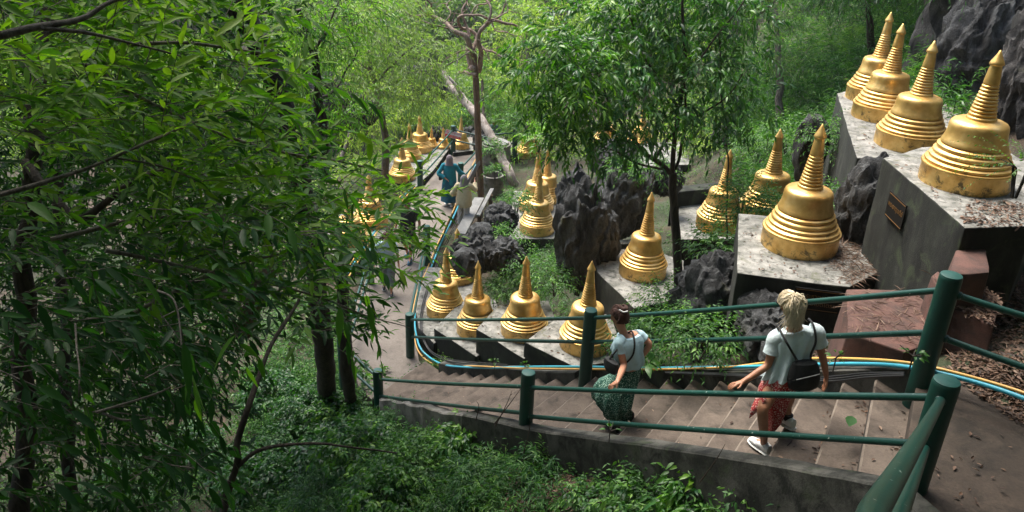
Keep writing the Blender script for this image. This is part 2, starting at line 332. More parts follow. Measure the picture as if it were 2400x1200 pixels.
# ---- stairs
def build_stairs():
    b = MB()
    for i in range(NS):
        f, n = FAR[i].copy(), NEAR[i].copy(); z = ZT[i]; zb = z-RISE
        e1 = (f-n).normalized()*.12; f2, n2 = f+e1, n-e1
        if i < NS-1: g, h = FAR[i+1]+e1, NEAR[i+1]-e1
        else: continue
        V = [(n2.x, n2.y, z), (f2.x, f2.y, z), (g.x, g.y, z), (h.x, h.y, z), (n2.x, n2.y, zb-.06), (f2.x, f2.y, zb-.06), (g.x, g.y, zb-.06), (h.x, h.y, zb-.06)]
        # worn nosing: cut the front edge
        d = ((g+h)/2-(f+n)/2).normalized(); d.z = 0
        m_ = 14; base = len(b.V); VV = []
        for j in range(m_+1):
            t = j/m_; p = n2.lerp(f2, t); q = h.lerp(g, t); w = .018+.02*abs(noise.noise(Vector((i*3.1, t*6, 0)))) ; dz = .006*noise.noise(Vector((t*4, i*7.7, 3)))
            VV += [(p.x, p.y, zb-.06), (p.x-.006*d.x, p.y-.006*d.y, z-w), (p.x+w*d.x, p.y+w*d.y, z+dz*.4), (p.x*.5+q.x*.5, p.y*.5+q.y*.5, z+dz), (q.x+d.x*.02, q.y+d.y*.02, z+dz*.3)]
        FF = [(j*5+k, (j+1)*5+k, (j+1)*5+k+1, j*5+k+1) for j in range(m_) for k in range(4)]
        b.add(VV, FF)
    o = b.obj('staircase', M['tread'], smooth=True, sharp=25); tag(o, kind='structure')
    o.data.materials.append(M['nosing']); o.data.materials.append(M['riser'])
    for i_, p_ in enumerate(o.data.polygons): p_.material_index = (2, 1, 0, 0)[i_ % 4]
    return o
stairs = build_stairs()
b = MB(); b.prism(LAND_XY, ZTOP-.35, ZTOP); tag(b.obj('landing_pavement', M['landing'], bevel=.012, smooth=False), kind='structure')
b = MB(); b.prism(PATH_XY, Z0-.3, Z0); tag(b.obj('footpath', M['path'], bevel=.01, smooth=False), kind='structure')
# ---- curbs: swept walls
def sweep_wall(name, pts, w, h_in, h_out, mat, side, lip=.0, label=None, cat=None, jit=.0, seed=0):
    """pts = inner top line; side=+1 left of travel"""
    b = MB(); P = []
    for a, c in zip(pts[:-1], pts[1:]):
        k = max(1, int((c-a).length/.12))
        for j in range(k): P.append(a.lerp(c, j/k))
    P.append(pts[-1]); V = []
    for i, p in enumerate(P):
        t = (P[min(i+1, len(P)-1)]-P[max(i-1, 0)]); t.z = 0; t.normalize(); n = Vector((-t.y, t.x, 0))*side
        j = noise.noise_vector(p*3+Vector((seed, 0, 0)))*jit
        prof = [(0, -h_in), (0, -.015), (.015, 0), (w*.5, .004), (w-.02, 0), (w, -.02), (w+.02, -h_out*.5), (w+.03, -h_out)]
        V += [p+n*(o+j.x*(1 if o > .01 else .4))+Vector((0, 0, z+(j.z if z > -.1 else 0))) for o, z in prof]
    m_ = 8; F = [(i*m_+k, (i+1)*m_+k, (i+1)*m_+k+1, i*m_+k+1) for i in range(len(P)-1) for k in range(m_-1)]
    F += [tuple(range(m_)), tuple((len(P)-1)*m_+k for k in range(m_-1, -1, -1))]
    if side < 0: pass
    else: F = [f[::-1] for f in F]
    b.add(V, F); o = b.obj(name, mat, sharp=35)
    return tag(o, label, cat) if label else o
def smooth_line(L, n=1):
    L = [p.copy() for p in L]
    for _ in range(n): L = [L[0]]+[(L[i-1]+L[i]*2+L[i+1])/4 for i in range(1, len(L)-1)]+[L[-1]]
    return L
nearL = smooth_line([p+Vector((0, 0, .05)) for p in NEAR], 3); farL = smooth_line([p+Vector((0, 0, .10)) for p in FAR], 3)
iC = 8
nearA = nearL[1:iC+1]; nearB = nearL[iC:]
sweep_wall('curb_wall', [p+Vector((0, 0, .03)) for p in nearB]+[NEAR[-1]+Vector((.2, -.45, .07)), NEAR[-1]+Vector((.22, -1.3, .07))], .20, .3, 1.25, M['curb'], -1, label='long dark grey curb wall along the near side of the staircase', cat='curb wall', jit=.012)
sweep_wall('curb_wall', [p-Vector((0, 0, .02)) for p in nearA]+[nearL[iC].lerp(nearL[iC-1], .05)], .17, .3, .9, M['curb_bright'], -1, label='pale broken curb wall at the foot of the staircase in the greenery', cat='curb wall', jit=.05, seed=4)
f1 = farL[1:11]; f2 = farL[11:]
sweep_wall('curb_wall', f1, .26, .3, .5, M['curb'], +1, label='low grey curb wall under the blue pipe below the saw toothed plinths', cat='curb wall', jit=.012, seed=9)
sweep_wall('curb_wall', [p+Vector((0, 0, .03)) for p in f2], .24, .3, .6, M['curb'], +1, label='grey curb wall on the far side of the upper stairs behind the two women', cat='curb wall', jit=.012, seed=12)

# ------------------------------------------------------------------ plinths
def plinth(poly_px, z, depth, label, name='concrete_plinth', top='plinth', side='plinth_side', cat='plinth', seed=0, batter=0.0):
    P = [at(a, c, z) for a, c in poly_px]
    c = sum(P, Vector())/len(P); a = sum(P[i].x*P[(i+1) % len(P)].y-P[(i+1) % len(P)].x*P[i].y for i in range(len(P)))
    if a < 0: P = P[::-1]
    n = len(P); rs = [(0.0, 0.0), (.0, -.03), (batter*.5, -depth*.5), (batter, -depth)]
    me = bpy.data.meshes.new(name); bm = bmesh.new(); rings = []
    for o, dz in rs: rings.append([bm.verts.new(Vector((p.x+(p.x-c.x)*o, p.y+(p.y-c.y)*o, z+dz))) for p in P])
    for i in range(len(rings)-1):
        for k in range(n):
            bm.faces.new((rings[i+1][k], rings[i+1][(k+1) % n], rings[i][(k+1) % n], rings[i][k]))
    bm.faces.new(rings[0]).material_index = 1
    bmesh.ops.recalc_face_normals(bm, faces=bm.faces)
    bmesh.ops.bevel(bm, geom=[e for e in bm.edges if e.is_manifold and e.calc_face_angle(0) > R(25)], offset=.018, segments=2, affect='EDGES', profile=.5)
    bmesh.ops.triangulate(bm, faces=bm.faces)
    for _ in range(5):
        big = [e for e in bm.edges if e.calc_length() > .25]
        if not big: break
        bmesh.ops.subdivide_edges(bm, edges=big, cuts=1)
        bmesh.ops.triangulate(bm, faces=bm.faces)
    for v in bm.verts: v.co += noise.noise_vector(v.co*2.3+Vector((seed, 0, 0)))*.014+noise.noise_vector(v.co*9)*.005
    for f_ in bm.faces: f_.smooth = True
    bm.normal_update()
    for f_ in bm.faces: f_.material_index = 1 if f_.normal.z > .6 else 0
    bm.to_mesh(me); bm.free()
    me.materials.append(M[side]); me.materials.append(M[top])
    o = link(name, me); 
    try: me.set_sharp_from_angle(angle=R(38))
    except Exception: pass
    return tag(o, label, cat, 'concrete plinths under the golden stupas')
plinth([(1003,625),(1088,632),(1135,690),(1100,745),(1060,780),(1017,805),(980,768),(972,712)], -9.42, .6, 'pale low concrete plinth beside the path under the pair of stupas at its bend')
plinth([(1017,769),(1116,836),(1200,800),(1160,700),(1082,705)], -9.1, 1.0, 'wedge shaped plinth, lowest tooth of the saw toothed row', seed=3)
plinth([(1116,770),(1228,841),(1318,790),(1286,705),(1180,702)], -8.52, 1.4, 'wedge shaped plinth, middle tooth of the saw toothed row', seed=5)
plinth([(1228,800),(1345,860),(1420,850),(1455,800),(1430,735),(1310,742)], -8.17, 1.4, 'wedge shaped plinth, highest tooth of the saw toothed row nearest the stair post', seed=8)
plinth([(1392,590),(1398,636),(1486,722),(1600,700),(1604,610),(1500,578)], -7.45, 1.7, 'tall pale plinth carrying the lone stupa beside the dark tree', seed=11)
plinth([(1731,500),(1727,640),(1992,673),(2110,610),(1990,522)], -4.42, 1.75, 'big lichen spotted plinth above the blonde woman', seed=13)
plinth([(1592,452),(1590,560),(1790,560),(1800,470)], -7.4, 1.4, 'mossy plinth half hidden behind the dark tree', seed=15)
plinth([(1575,452),(1712,436),(1712,425),(1580,436)], -7.0, .9, 'low grey parapet wall behind the dark tree trunk', name='parapet_wall', cat='wall', top='plinth_side', seed=16)
plinth([(1962,218),(2008,370),(2072,372),(2262,372),(2250,215),(2060,195)], -3.75, 2.6, 'long grey plinth under the three upper stupas in a row', seed=17)
plinth([(2070,370),(2262,534),(2420,532),(2480,420),(2330,335),(2160,345)], -3.1, 2.6, 'tall stained plinth under the topmost right stupa with a black plaque', seed=19)
plinth([(1204,447),(1190,560),(1336,560),(1346,447)], -9.2, .65, 'flat lichen covered plinth carrying three stupas in the middle distance', seed=21)
plinth([(905,395),(975,438),(1015,400),(1052,350),(1040,330),(940,345)], -9.45, .3, 'mossy plinth left of the far path carrying the cluster of stupas', seed=23)
plinth([(760,560),(765,600),(850,590),(905,545),(905,505),(800,490)], -9.5, .5, 'grey plinth behind the leaves left of the path', seed=25)
plinth([(1052,345),(1062,358),(1110,352),(1108,330),(1060,328)], -9.45, .3, 'small grey plinth behind the warning sign', seed=26)
plinth([(1180,330),(1180,362),(1290,362),(1290,330)], -9.5, .3, 'distant grey plinth half hidden by leaves', seed=27)
plinth([(1400,345),(1400,400),(1620,385),(1600,330)], -8.0, 1.2, 'plinth seen in fragments through the dark tree crown', seed=28)
# pink stepped blocks
for px, z, d, lb in (([(1984,676),(1986,778),(2118,826),(2215,790),(2240,715),(2185,682)], -4.15, .9, 'large pink concrete block behind the upper railing'),
                     ([(2182,645),(2205,628),(2272,650),(2345,700),(2330,765),(2225,715)], -3.72, .7, 'pink concrete step behind the thick green post'),
                     ([(2238,585),(2312,582),(2320,640),(2225,642)], -3.35, .8, 'small upper pink concrete block below the plaque plinth')):
    o = plinth(px, z, d, lb, name='pink_block', top='pink', side='pink', cat='block', seed=30+z, batter=.08); o['group'] = 'pink concrete blocks'
# parapet back strip & grey slab behind stupa
plinth([(1410,575),(1480,570),(1482,560),(1412,563)], -7.35, .5, 'short mossy concrete ledge behind the lone stupa', name='concrete_ledge', cat='ledge', seed=33)

# ------------------------------------------------------------------ stupas (unit = base diameter 1)
def ringprof(r0, r1, z0, z1, lip):
    return [(r0, z0), (r0+lip*.8, z0+(z1-z0)*.15), (r0+lip, z0+(z1-z0)*.4), (r0+lip*.8, z0+(z1-z0)*.75), (r1, z1)]
def stupa_meshes():
    out = {}
    b = MB(); b.lathe([(0, -.05), (.485, -.05), (.492, .06), (.488, .225), (.497, .235), (.502, .25), (.495, .268), (.47, .275)] +
        ringprof(.462, .452, .278, .325, .012)+[(.43, .333)]+ringprof(.428, .418, .336, .385, .012)+[(.40, .392)]+ringprof(.398, .388, .396, .455, .014)+[(.372, .463)]+ringprof(.368, .356, .467, .525, .014)+[(.345, .532), (.33, .535)], 64)
    out['base'] = b.mesh('base')
    b = MB(); b.lathe([(.30, .52), (.352, .545), (.353, .56), (.338, .60), (.322, .65), (.313, .70), (.311, .75), (.309, .785), (.300, .82), (.282, .845), (.25, .862), (.20, .875), (.12, .88)], 64)
    out['bell'] = b.mesh('bell')
    pr = [(.10, .86), (.158, .862), (.160, .905), (.153, .915), (.146, .918), (.143, .93)]
    n = 9; z0, z1 = .93, 1.335
    for k in range(n):
        f0 = k/n; f1 = (k+1)/n; a = .142+(.080-.142)*f0; c = .142+(.080-.142)*f1; s = z0+(z1-z0)*f0; e = z0+(z1-z0)*f1; h = e-s
        pr += [(a-.017, s), (a-.002, s+h*.12), (a+.004, s+h*.42), (a-.002, s+h*.72), (c-.017, s+h*.96)]
    pr += [(.064, 1.335)]
    b = MB(); b.lathe(pr, 40); out['ringed_spire'] = b.mesh('ringed_spire')
    b = MB(); b.lathe([(.06, 1.32), (.084, 1.337), (.085, 1.35), (.078, 1.42), (.070, 1.50), (.062, 1.56), (.058, 1.575)], 12); out['cap'] = b.mesh('cap')
    b = MB(); b.lathe([(.05, 1.565), (.073, 1.578), (.078, 1.595), (.070, 1.618), (.050, 1.66), (.028, 1.71), (.008, 1.76), (.0, 1.765)], 24); out['finial'] = b.mesh('finial')
    for k, me in out.items():
        me.materials.append(M['gold']); me.polygons.foreach_set('use_smooth', [True]*len(me.polygons))
        me.set_sharp_from_angle(angle=R(50))
    return out
SM = stupa_meshes()
def stupa(tip, base, w, z=None, W=None, label=''):
    if z is None: P = atd(base[0], base[1], FPX*W/w)
    else:
        P = at(base[0], base[1], z); W = w*P.dot(CF)/FPX
    H = 1.75*W; best = min(np.linspace(.8, 3.2, 241), key=lambda h: abs(pix(P+Vector((0, 0, h)))[1]-tip[1]))
    e = empty('stupa', P); e.scale = (W, W, max(.82, min(1.18, best/(1.765*W)))*W); e.rotation_euler = (R(random.uniform(-.8, .8)), R(random.uniform(-.8, .8)), random.uniform(0, 6.28))
    tag(e, label, 'stupa', 'golden bell shaped stupas')
    for k, me in SM.items():
        o = bpy.data.objects.new(k, me); col.objects.link(o); o.parent = e
    return P, W, best/W
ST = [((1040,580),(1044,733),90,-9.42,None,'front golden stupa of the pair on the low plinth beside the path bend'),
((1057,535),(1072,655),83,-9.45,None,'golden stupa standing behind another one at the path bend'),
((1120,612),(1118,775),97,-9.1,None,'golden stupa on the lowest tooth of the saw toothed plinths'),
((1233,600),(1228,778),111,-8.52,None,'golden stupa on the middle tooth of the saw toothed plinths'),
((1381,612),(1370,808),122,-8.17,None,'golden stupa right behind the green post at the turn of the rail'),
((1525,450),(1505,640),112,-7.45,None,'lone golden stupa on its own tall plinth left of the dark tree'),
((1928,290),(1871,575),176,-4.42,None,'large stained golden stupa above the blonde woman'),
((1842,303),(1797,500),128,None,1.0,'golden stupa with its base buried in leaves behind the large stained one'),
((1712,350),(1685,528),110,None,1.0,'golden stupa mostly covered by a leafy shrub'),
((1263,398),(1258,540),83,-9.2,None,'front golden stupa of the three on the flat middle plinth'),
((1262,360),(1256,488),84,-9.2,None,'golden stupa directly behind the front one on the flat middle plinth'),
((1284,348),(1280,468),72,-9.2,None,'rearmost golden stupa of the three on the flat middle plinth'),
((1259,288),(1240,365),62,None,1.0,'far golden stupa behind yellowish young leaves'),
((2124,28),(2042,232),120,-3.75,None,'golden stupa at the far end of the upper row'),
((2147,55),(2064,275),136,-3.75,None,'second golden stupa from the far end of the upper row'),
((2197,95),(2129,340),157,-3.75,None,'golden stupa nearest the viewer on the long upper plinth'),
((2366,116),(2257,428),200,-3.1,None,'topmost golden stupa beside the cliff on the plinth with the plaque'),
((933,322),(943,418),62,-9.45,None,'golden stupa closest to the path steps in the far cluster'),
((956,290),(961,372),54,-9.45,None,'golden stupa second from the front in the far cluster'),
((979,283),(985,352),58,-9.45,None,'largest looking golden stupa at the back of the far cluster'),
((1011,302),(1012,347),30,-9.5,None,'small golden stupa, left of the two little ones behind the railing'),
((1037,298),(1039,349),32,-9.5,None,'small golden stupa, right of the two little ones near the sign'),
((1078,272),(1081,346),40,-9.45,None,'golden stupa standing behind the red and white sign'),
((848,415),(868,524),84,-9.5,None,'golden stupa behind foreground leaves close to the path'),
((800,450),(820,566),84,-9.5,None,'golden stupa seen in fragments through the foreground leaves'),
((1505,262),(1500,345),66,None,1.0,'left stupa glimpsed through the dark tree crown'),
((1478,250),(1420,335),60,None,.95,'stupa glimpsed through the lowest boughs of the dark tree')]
for t_, b_, w_, z_, W_, l_ in ST:
    P, W, k = stupa(t_, b_, w_, z_, W_, l_); print('stupa', [round(x, 1) for x in P], round(W, 2), round(k, 2))

# ------------------------------------------------------------------ railings
POSTR = .094; RAILR = .029
def solve_post(top, base, zb):
    P = at(base[0], base[1], zb); h = min(np.linspace(.5, 1.6, 221), key=lambda h: abs(pix(P+Vector((0, 0, h)))[1]-top[1])); return P, float(h)
def add_post(root, P, h, r=POSTR, cap=True):
    b = MB(); b.lathe([(r*.98, -.35), (r, 0), (r, h-.03), (r*.97, h-.008), (r*.90, h)], 32, (P.x, P.y, P.z)); o = b.obj('post', M['post'], root)
    if cap:
        c = MB(); c.lathe([(r*.93, h-.012), (r*.93, h+.004), (r*.8, h+.010), (.001, h+.012)], 32, (P.x, P.y, P.z)); c.obj('post_cap', M['post_top'], o)
    return o
def add_rail(root, pts, r=RAILR):
    P = [Vector(p) for p in pts]; Q = []
    for a, c in zip(P[:-1], P[1:]):
        k = 6
        for j in range(k):
            p = a.lerp(c, j/k); s = math.sin(j/k*math.pi); Q.append(p+Vector((0, 0, -.02*s*min(1, (c-a).length/4))))
    Q.append(P[-1]); b = MB(); b.tube(Q, r, 14)
    for a, c in ((Q[0], Q[1]), (Q[-1], Q[-2])):
        d = (c-a).normalized(); b.tube([a+d*.085, a+d*.09, a+d*.112, a+d*.118], [r, r*1.28, r*1.22, r], 12); return b.obj('rail', M['rail'], root)
PA, hA = solve_post((1387, 727), (1373, 865), -6.55); PB, hB = solve_post((2237, 645), (2157, 890), -4.02)
PE, hE = solve_post((960, 736), (962, 835), -9.6); PG, hG = solve_post((998, 530), (1001, 620), -9.6)
PH, hH = solve_post((983, 377), (985, 450), -9.6); PS, hS = solve_post((1062, 295), (1062, 357), -9.5)
PC, hC = solve_post((1237, 873), (1230, 1035), -7.0); PD, hD = solve_post((2207, 892), (2137, 1154), -4.1)
for n_, p_, h_ in zip('ABEGHSCD', (PA, PB, PE, PG, PH, PS, PC, PD), (hA, hB, hE, hG, hH, hS, hC, hD)): print('post', n_, [round(x, 2) for x in p_], round(h_, 2))
def pt(P, h): return P+Vector((0, 0, h))
fr = tag(empty('railing', PE), 'green railing on the far side of the stairs with thick posts and two rails', 'railing', 'green pipe railings')
bx = Vector(fr.location)
def rooted(root):   # parts are built in world coordinates
    root.location = (0, 0, 0); return root
fr = rooted(fr)
for P, h in ((PE, hE), (PA, hA), (PB, hB)): add_post(fr, P, h)
uB1 = at(2205, 688, PB.z+hB*.86); 
qR = at(2470, 762, PB.z+.84); qR2 = at(2470, 885, PB.z+.44)
for fr_h in (.87, .47):
    add_rail(fr, [pt(PE, hE*fr_h), pt(PA, hA*fr_h)]); add_rail(fr, [pt(PA, hA*fr_h), pt(PB, hB*fr_h)])
add_rail(fr, [pt(PB, hB*.85), qR]); add_rail(fr, [pt(PB, hB*.45), qR2])
fl = rooted(tag(empty('railing'), 'green railing beside the path from the foot of the stairs to the next post', 'railing', 'green pipe railings'))
add_post(fl, PG, hG)
for h in (.86, .46): add_rail(fl, [pt(PG, hG*h), pt(PE, hE*h)+Vector((-.02, 0.05, 0))])
nr = rooted(tag(empty('railing'), 'green railing on the near side of the stairs under the women\'s hands', 'railing', 'green pipe railings'))
PF = at(885, 868, -8.62); hF = 1.0; PF = PF-Vector((0, 0, hF))
for P, h in ((PF, hF), (PC, hC), (PD, hD)): add_post(nr, P, h)
add_rail(nr, [pt(PF, hF*.80), pt(PC, hC*.80)]); add_rail(nr, [pt(PF, hF*.42), pt(PC, hC*.42)])
RN0, RN1 = pt(PC, hC*.79), pt(PD, hD*.86)
add_rail(nr, [RN0, RN1]); add_rail(nr, [pt(PC, hC*.38), pt(PD, hD*.45)])
add_rail(nr, [pt(PD, hD*.84), atd(2046, 1200, 1.70), atd(1975, 1420, 1.1)], .031)
add_rail(nr, [pt(PD, hD*.42), atd(2105, 1215, 2.6), atd(2050, 1420, 1.8)], .029)
lr = rooted(tag(empty('railing'), 'green railing half hidden by leaves on the left side of the path', 'railing', 'green pipe railings'))
X1 = at(800, 792, -8.65)-Vector((0, 0, 1)); X2 = at(866, 585, -8.65)-Vector((0, 0, 1)); X3 = at(905, 505, -8.65)-Vector((0, 0, 1))
for P in (X1, X2): add_post(lr, P, 1.0)
for h in (.84, .44): add_rail(lr, [pt(PF, h), pt(X1, h), pt(X2, h)])
hr = rooted(tag(empty('railing'), 'green railing climbing past the far stupa cluster to the sign post', 'railing', 'green pipe railings'))
for P, h in ((PH, hH), (PS, hS)): add_post(hr, P, h)
for h in (.86, .46): add_rail(hr, [pt(PH, hH*h), pt(PS, hS*h)])
PT1 = at(1151, 304, -8.5)-Vector((0, 0, 1)); PT2 = at(1208, 300, -8.45)-Vector((0, 0, 1)); PU = at(1080, 382, -8.6)-Vector((0, 0, 1))
xr = at(1150, 352, -8.9)
for h in (.86, .46): add_rail(hr, [pt(PS, hS*h), pt(PT1, .9*h-.1)])
rr = rooted(tag(empty('railing'), 'green railing on the right side of the far path by the concrete well rings', 'railing', 'green pipe railings'))
for P in (PT1, PT2, PU): add_post(rr, P, 1.0)
for h in (.82, .42): add_rail(rr, [pt(PU, h), pt(PT1, h)]); add_rail(rr, [pt(PT1, h), pt(PT2, h)])

# ------------------------------------------------------------------ pipes
def curve_pts(P, k=6):
    P = [Vector(p) for p in P]; out = []
    for i in range(len(P)-1):
        p0, p1, p2, p3 = P[max(i-1, 0)], P[i], P[i+1], P[min(i+2, len(P)-1)]
        for j in range(k):
            t = j/k; out.append(.5*((2*p1)+(p2-p0)*t+(2*p0-5*p1+4*p2-p3)*t*t+(3*p1-p0-3*p2+p3)*t**3))
    out.append(P[-1]); return out
def zp(px, add=.14):
    if px > 2150: return ZTOP+.12+.0004*(px-2150)
    if px < 1042: return Z0+.06
    return zfar(px)+add
def pipe(name, pxs, r, mat, label, cat, add=.14, extra=()):
    P = [at(a, c, (zp(a, add) if len(rest) == 0 else rest[0])) for a, c, *rest in pxs]
    b = MB(); b.tube(curve_pts(P), r, 10); return tag(b.obj(name, mat), label, cat)
BL = [(2520, 985), (2400, 934), (2300, 900), (2190, 872), (2100, 857), (2000, 853), (1900, 855), (1830, 857), (1690, 861), (1500, 863), (1370, 860), (1250, 860), (1160, 862), (1100, 861), (1045, 856), (1010, 840), (985, 815), (974, 775), (973, 735), (985, 680), (1005, 640), (1025, 590), (1048, 540), (1070, 492), (1085, 455, -9.55), (1103, 415, -9.55), (1118, 380, -9.55), (1135, 350, -9.55)]
pipe('water_pipe', BL, .021, M['blue_pipe'], 'long blue water pipe following the curb of the stairs and path', 'pipe')
YE = [(2520, 968), (2400, 921), (2300, 890), (2190, 862), (2100, 847), (2000, 841), (1920, 840), (1850, 844), (1780, 852), (1690, 861.5), (1500, 866), (1250, 864), (1170, 861), (1100, 858), (1040, 860), (1005, 848), (980, 822), (970, 780), (968, 735), (979, 680), (999, 636), (1018, 588), (1041, 540), (1063, 492), (1078, 455, -9.52), (1096, 415, -9.52), (1111, 380, -9.52), (1128, 350, -9.52)]
pipe('yellow_conduit', YE, .015, M['yellow_pipe'], 'thin yellow conduit running beside the blue water pipe', 'conduit', add=.15)
for k, dy in enumerate((10, 16, 21)):
    pipe('black_cable', [(2120, 868+dy*.6), (2030, 866+dy*.9), (1960, 872+dy), (1900, 880+dy*.6), (1800, 876+dy*.5), (1700, 872+dy*.4), (1560, 870+dy*.2)], .011+.003*(k == 1), M['black_cable'], ['upper black cable beside the top steps', 'thick middle black cable beside the top steps', 'lowest black cable lying on the curb of the top steps'][k], 'cable', add=.13+.01*k)
for k in range(2):
    pipe('black_cable', [(1190, 858-k*3), (1110, 853-k*4), (1050, 846-k*5), (1012, 828-k*4), (993+k*3, 800), (986+k*3, 770, -9.35), (986+k*4, 735, -9.38), (996+k*4, 690, -9.4), (1014+k*4, 640), (1032+k*4, 596), (1056+k*4, 545), (1078+k*4, 497)], .012, M['black_cable'], ['black cable inside the bend of the pipes', 'second black cable nearer the plinth at the bend of the pipes'][k], 'cable')
for nm, mt, dx, r, lb in (('water_pipe', 'blue_pipe', 0, .02, 'blue pipe along the left edge of the far path'), ('yellow_conduit', 'yellow_pipe', 7, .018, 'yellow conduit along the left edge of the far path'), ('yellow_conduit', 'yellow_pipe', -7, .014, 'outer yellow conduit left of the far path')):
    P = [at(x+dx, y, -9.5) for x, y in ((800, 665), (850, 585), (887, 530), (925, 483), (950, 455), (977, 430))]; b = MB(); b.tube(curve_pts(P), r, 8); tag(b.obj(nm, M[mt]), lb, 'pipe')

# ------------------------------------------------------------------ plaques and sign
def text_mesh(s, size, name):
    c = bpy.data.curves.new(name, 'FONT'); c.body = s; c.size = size; c.align_x = 'CENTER'; c.align_y = 'CENTER'; c.extrude = .001
    o = bpy.data.objects.new(name, c); col.objects.link(o); dg = bpy.context.evaluated_depsgraph_get(); me = bpy.data.meshes.new_from_object(o.evaluated_get(dg)); bpy.data.objects.remove(o); me.name = name
    return me
def plaque(cpos, nrm, w, h, lines, label, name='plaque'):
    e = empty(name, cpos); nrm = nrm.normalized(); zax = Vector((0, 0, 1)); yax = (zax-nrm*zax.dot(nrm)).normalized(); xax = yax.cross(nrm)
    e.matrix_world = Matrix(((xax.x, yax.x, nrm.x, cpos.x), (xax.y, yax.y, nrm.y, cpos.y), (xax.z, yax.z, nrm.z, cpos.z), (0, 0, 0, 1)))
    b = MB(); b.box((0, 0, .008), w, h, .012); b.obj('board', M['plaque'], e, smooth=False)
    for (ln, y, s) in lines:
        me = text_mesh(ln, s, 'lettering'); o = link('lettering', me, M['plaque_gold'], e, (0, y, .017), smooth=False)
    for s_ in (1, -1):
        b = MB(); b.box((0, s_*(h/2-.02), .0155), w-.03, .008, .004); b.obj('border', M['plaque_gold'], e, smooth=False)
    return tag(e, label, 'plaque', 'black plaques with gold Thai letters')
# plaque on the left face of the tallest right plinth: edge from (2070,370) to (2262,534)
a_ = at(2070, 370, -3.1); c_ = at(2262, 534, -3.1); e_ = (c_-a_).normalized(); n_ = Vector((e_.y, -e_.x, 0)); n_ = n_ if n_.dot(-a_) > 0 else -n_
pc = a_.lerp(c_, .33)+Vector((0, 0, -.42))+n_*.02
plaque(pc, n_, .50, .32, [('พระธาตุเจดีย์', .02, .085)], 'small black plaque on the left face of the tall right plinth')
a_ = at(1727, 640, -4.42); c_ = at(1992, 673, -4.42); e_ = (c_-a_).normalized(); n_ = Vector((e_.y, -e_.x, 0)); n_ = n_ if n_.dot(-a_) > 0 else -n_
plaque(a_.lerp(c_, .74)+Vector((0, 0, -.22))+n_*.03, n_, .56, .30, [('พระธาตุเจดีย์', .05, .075), ('ศรีอริยเมตไตรย', -.05, .075)], 'wide black plaque on the big plinth behind the blonde head')
# warning sign on the far post
sp = pt(PS, hS*.66); e = empty('warning_sign'); fz = (-sp).normalized(); fz.z = .35; fz.normalize()
xa = Vector((math.cos(R(-20)), .35, -.36)).normalized(); xa = (xa-fz*xa.dot(fz)).normalized(); ya = fz.cross(xa)
cpos = sp+fz*.13+Vector((0, 0, 0))
e.matrix_world = Matrix(((xa.x, ya.x, fz.x, cpos.x), (xa.y, ya.y, fz.y, cpos.y), (xa.z, ya.z, fz.z, cpos.z), (0, 0, 0, 1)))
b = MB(); b.box((0, 0, 0), .60, .26, .012); b.obj('board', M['sign_white'], e, smooth=False)
b = MB(); b.box((.0, -.075, .009), .58, .10, .004); b.obj('red_band', M['sign_red'], e, smooth=False)
for s_, x, y, sz, mt in (('ห้ามสูบบุหรี่', .07, .065, .10, 'sign_red'), ('Do not smoking', .03, -.055, .062, 'sign_white'), ('near smoking', .03, -.105, .04, 'sign_white')):
    link('lettering', text_mesh(s_, sz, 'lettering'), M[mt], e, (x, y, .014), smooth=False)
b = MB(); k = 20; b.tube([(-.22+.05*math.cos(6.2832*i/k), .06+.05*math.sin(6.2832*i/k), .012) for i in range(k+1)], .008, 6); b.tube([(-.255, .095, .012), (-.185, .025, .012)], .007, 6); b.obj('no_smoking_symbol', M['sign_red'], e)
tag(e, 'small red and white warning sign tied across the far green post', 'sign')

#@@PART2
# ------------------------------------------------------------------ lookup of the terrain for planting
TV = [Vector(v) for v in np.column_stack([XY, Zg])]
TB = BVHTree.FromPolygons(TV, [tuple(q) for q in np.stack([ii, ii+1, ii+nx+1, ii+nx], 1)])
def ground_px(px, py):
    h = TB.ray_cast(Vector((0, 0, 0)), ray(px, py).normalized()); return h[0]
def ground_z(x, y):
    h = TB.ray_cast(Vector((x, y, 60)), Vector((0, 0, -1))); return h[0].z if h[0] else -10
# ------------------------------------------------------------------ bench, well rings
be = tag(empty('stone_bench'), 'grey stone bench with a narrow plank behind its seat beside the path', 'bench')
zs = Z0+.46
def slab(pxs, z, t, name, mat, parent):
    P = [at(a, c, z) for a, c in pxs]; b = MB(); b.prism([(p.x, p.y) for p in P], z-t, z); return b.obj(name, M[mat], parent, smooth=False, bevel=.01)
slab([(1112, 462), (1135, 463), (1091, 548), (1065, 546)], zs, .09, 'seat', 'grey_slab', be)
slab([(1149, 441), (1158, 441), (1125, 504), (1116, 503)], zs+.22, .06, 'back_plank', 'grey_slab', be)
for a, c in ((1120, 475), (1084, 535)):
    p = at(a, c, zs); b = MB(); b.box((p.x, p.y, zs-.28), .34, .16, .40); b.obj('leg', M['grey_slab'], be, bevel=.01, smooth=False)
for a, c in ((1150, 455), (1124, 496)):
    p = at(a, c, zs+.2); b = MB(); b.box((p.x, p.y, zs-.08), .12, .12, .50); b.obj('leg', M['wood'], be, bevel=.01, smooth=False)
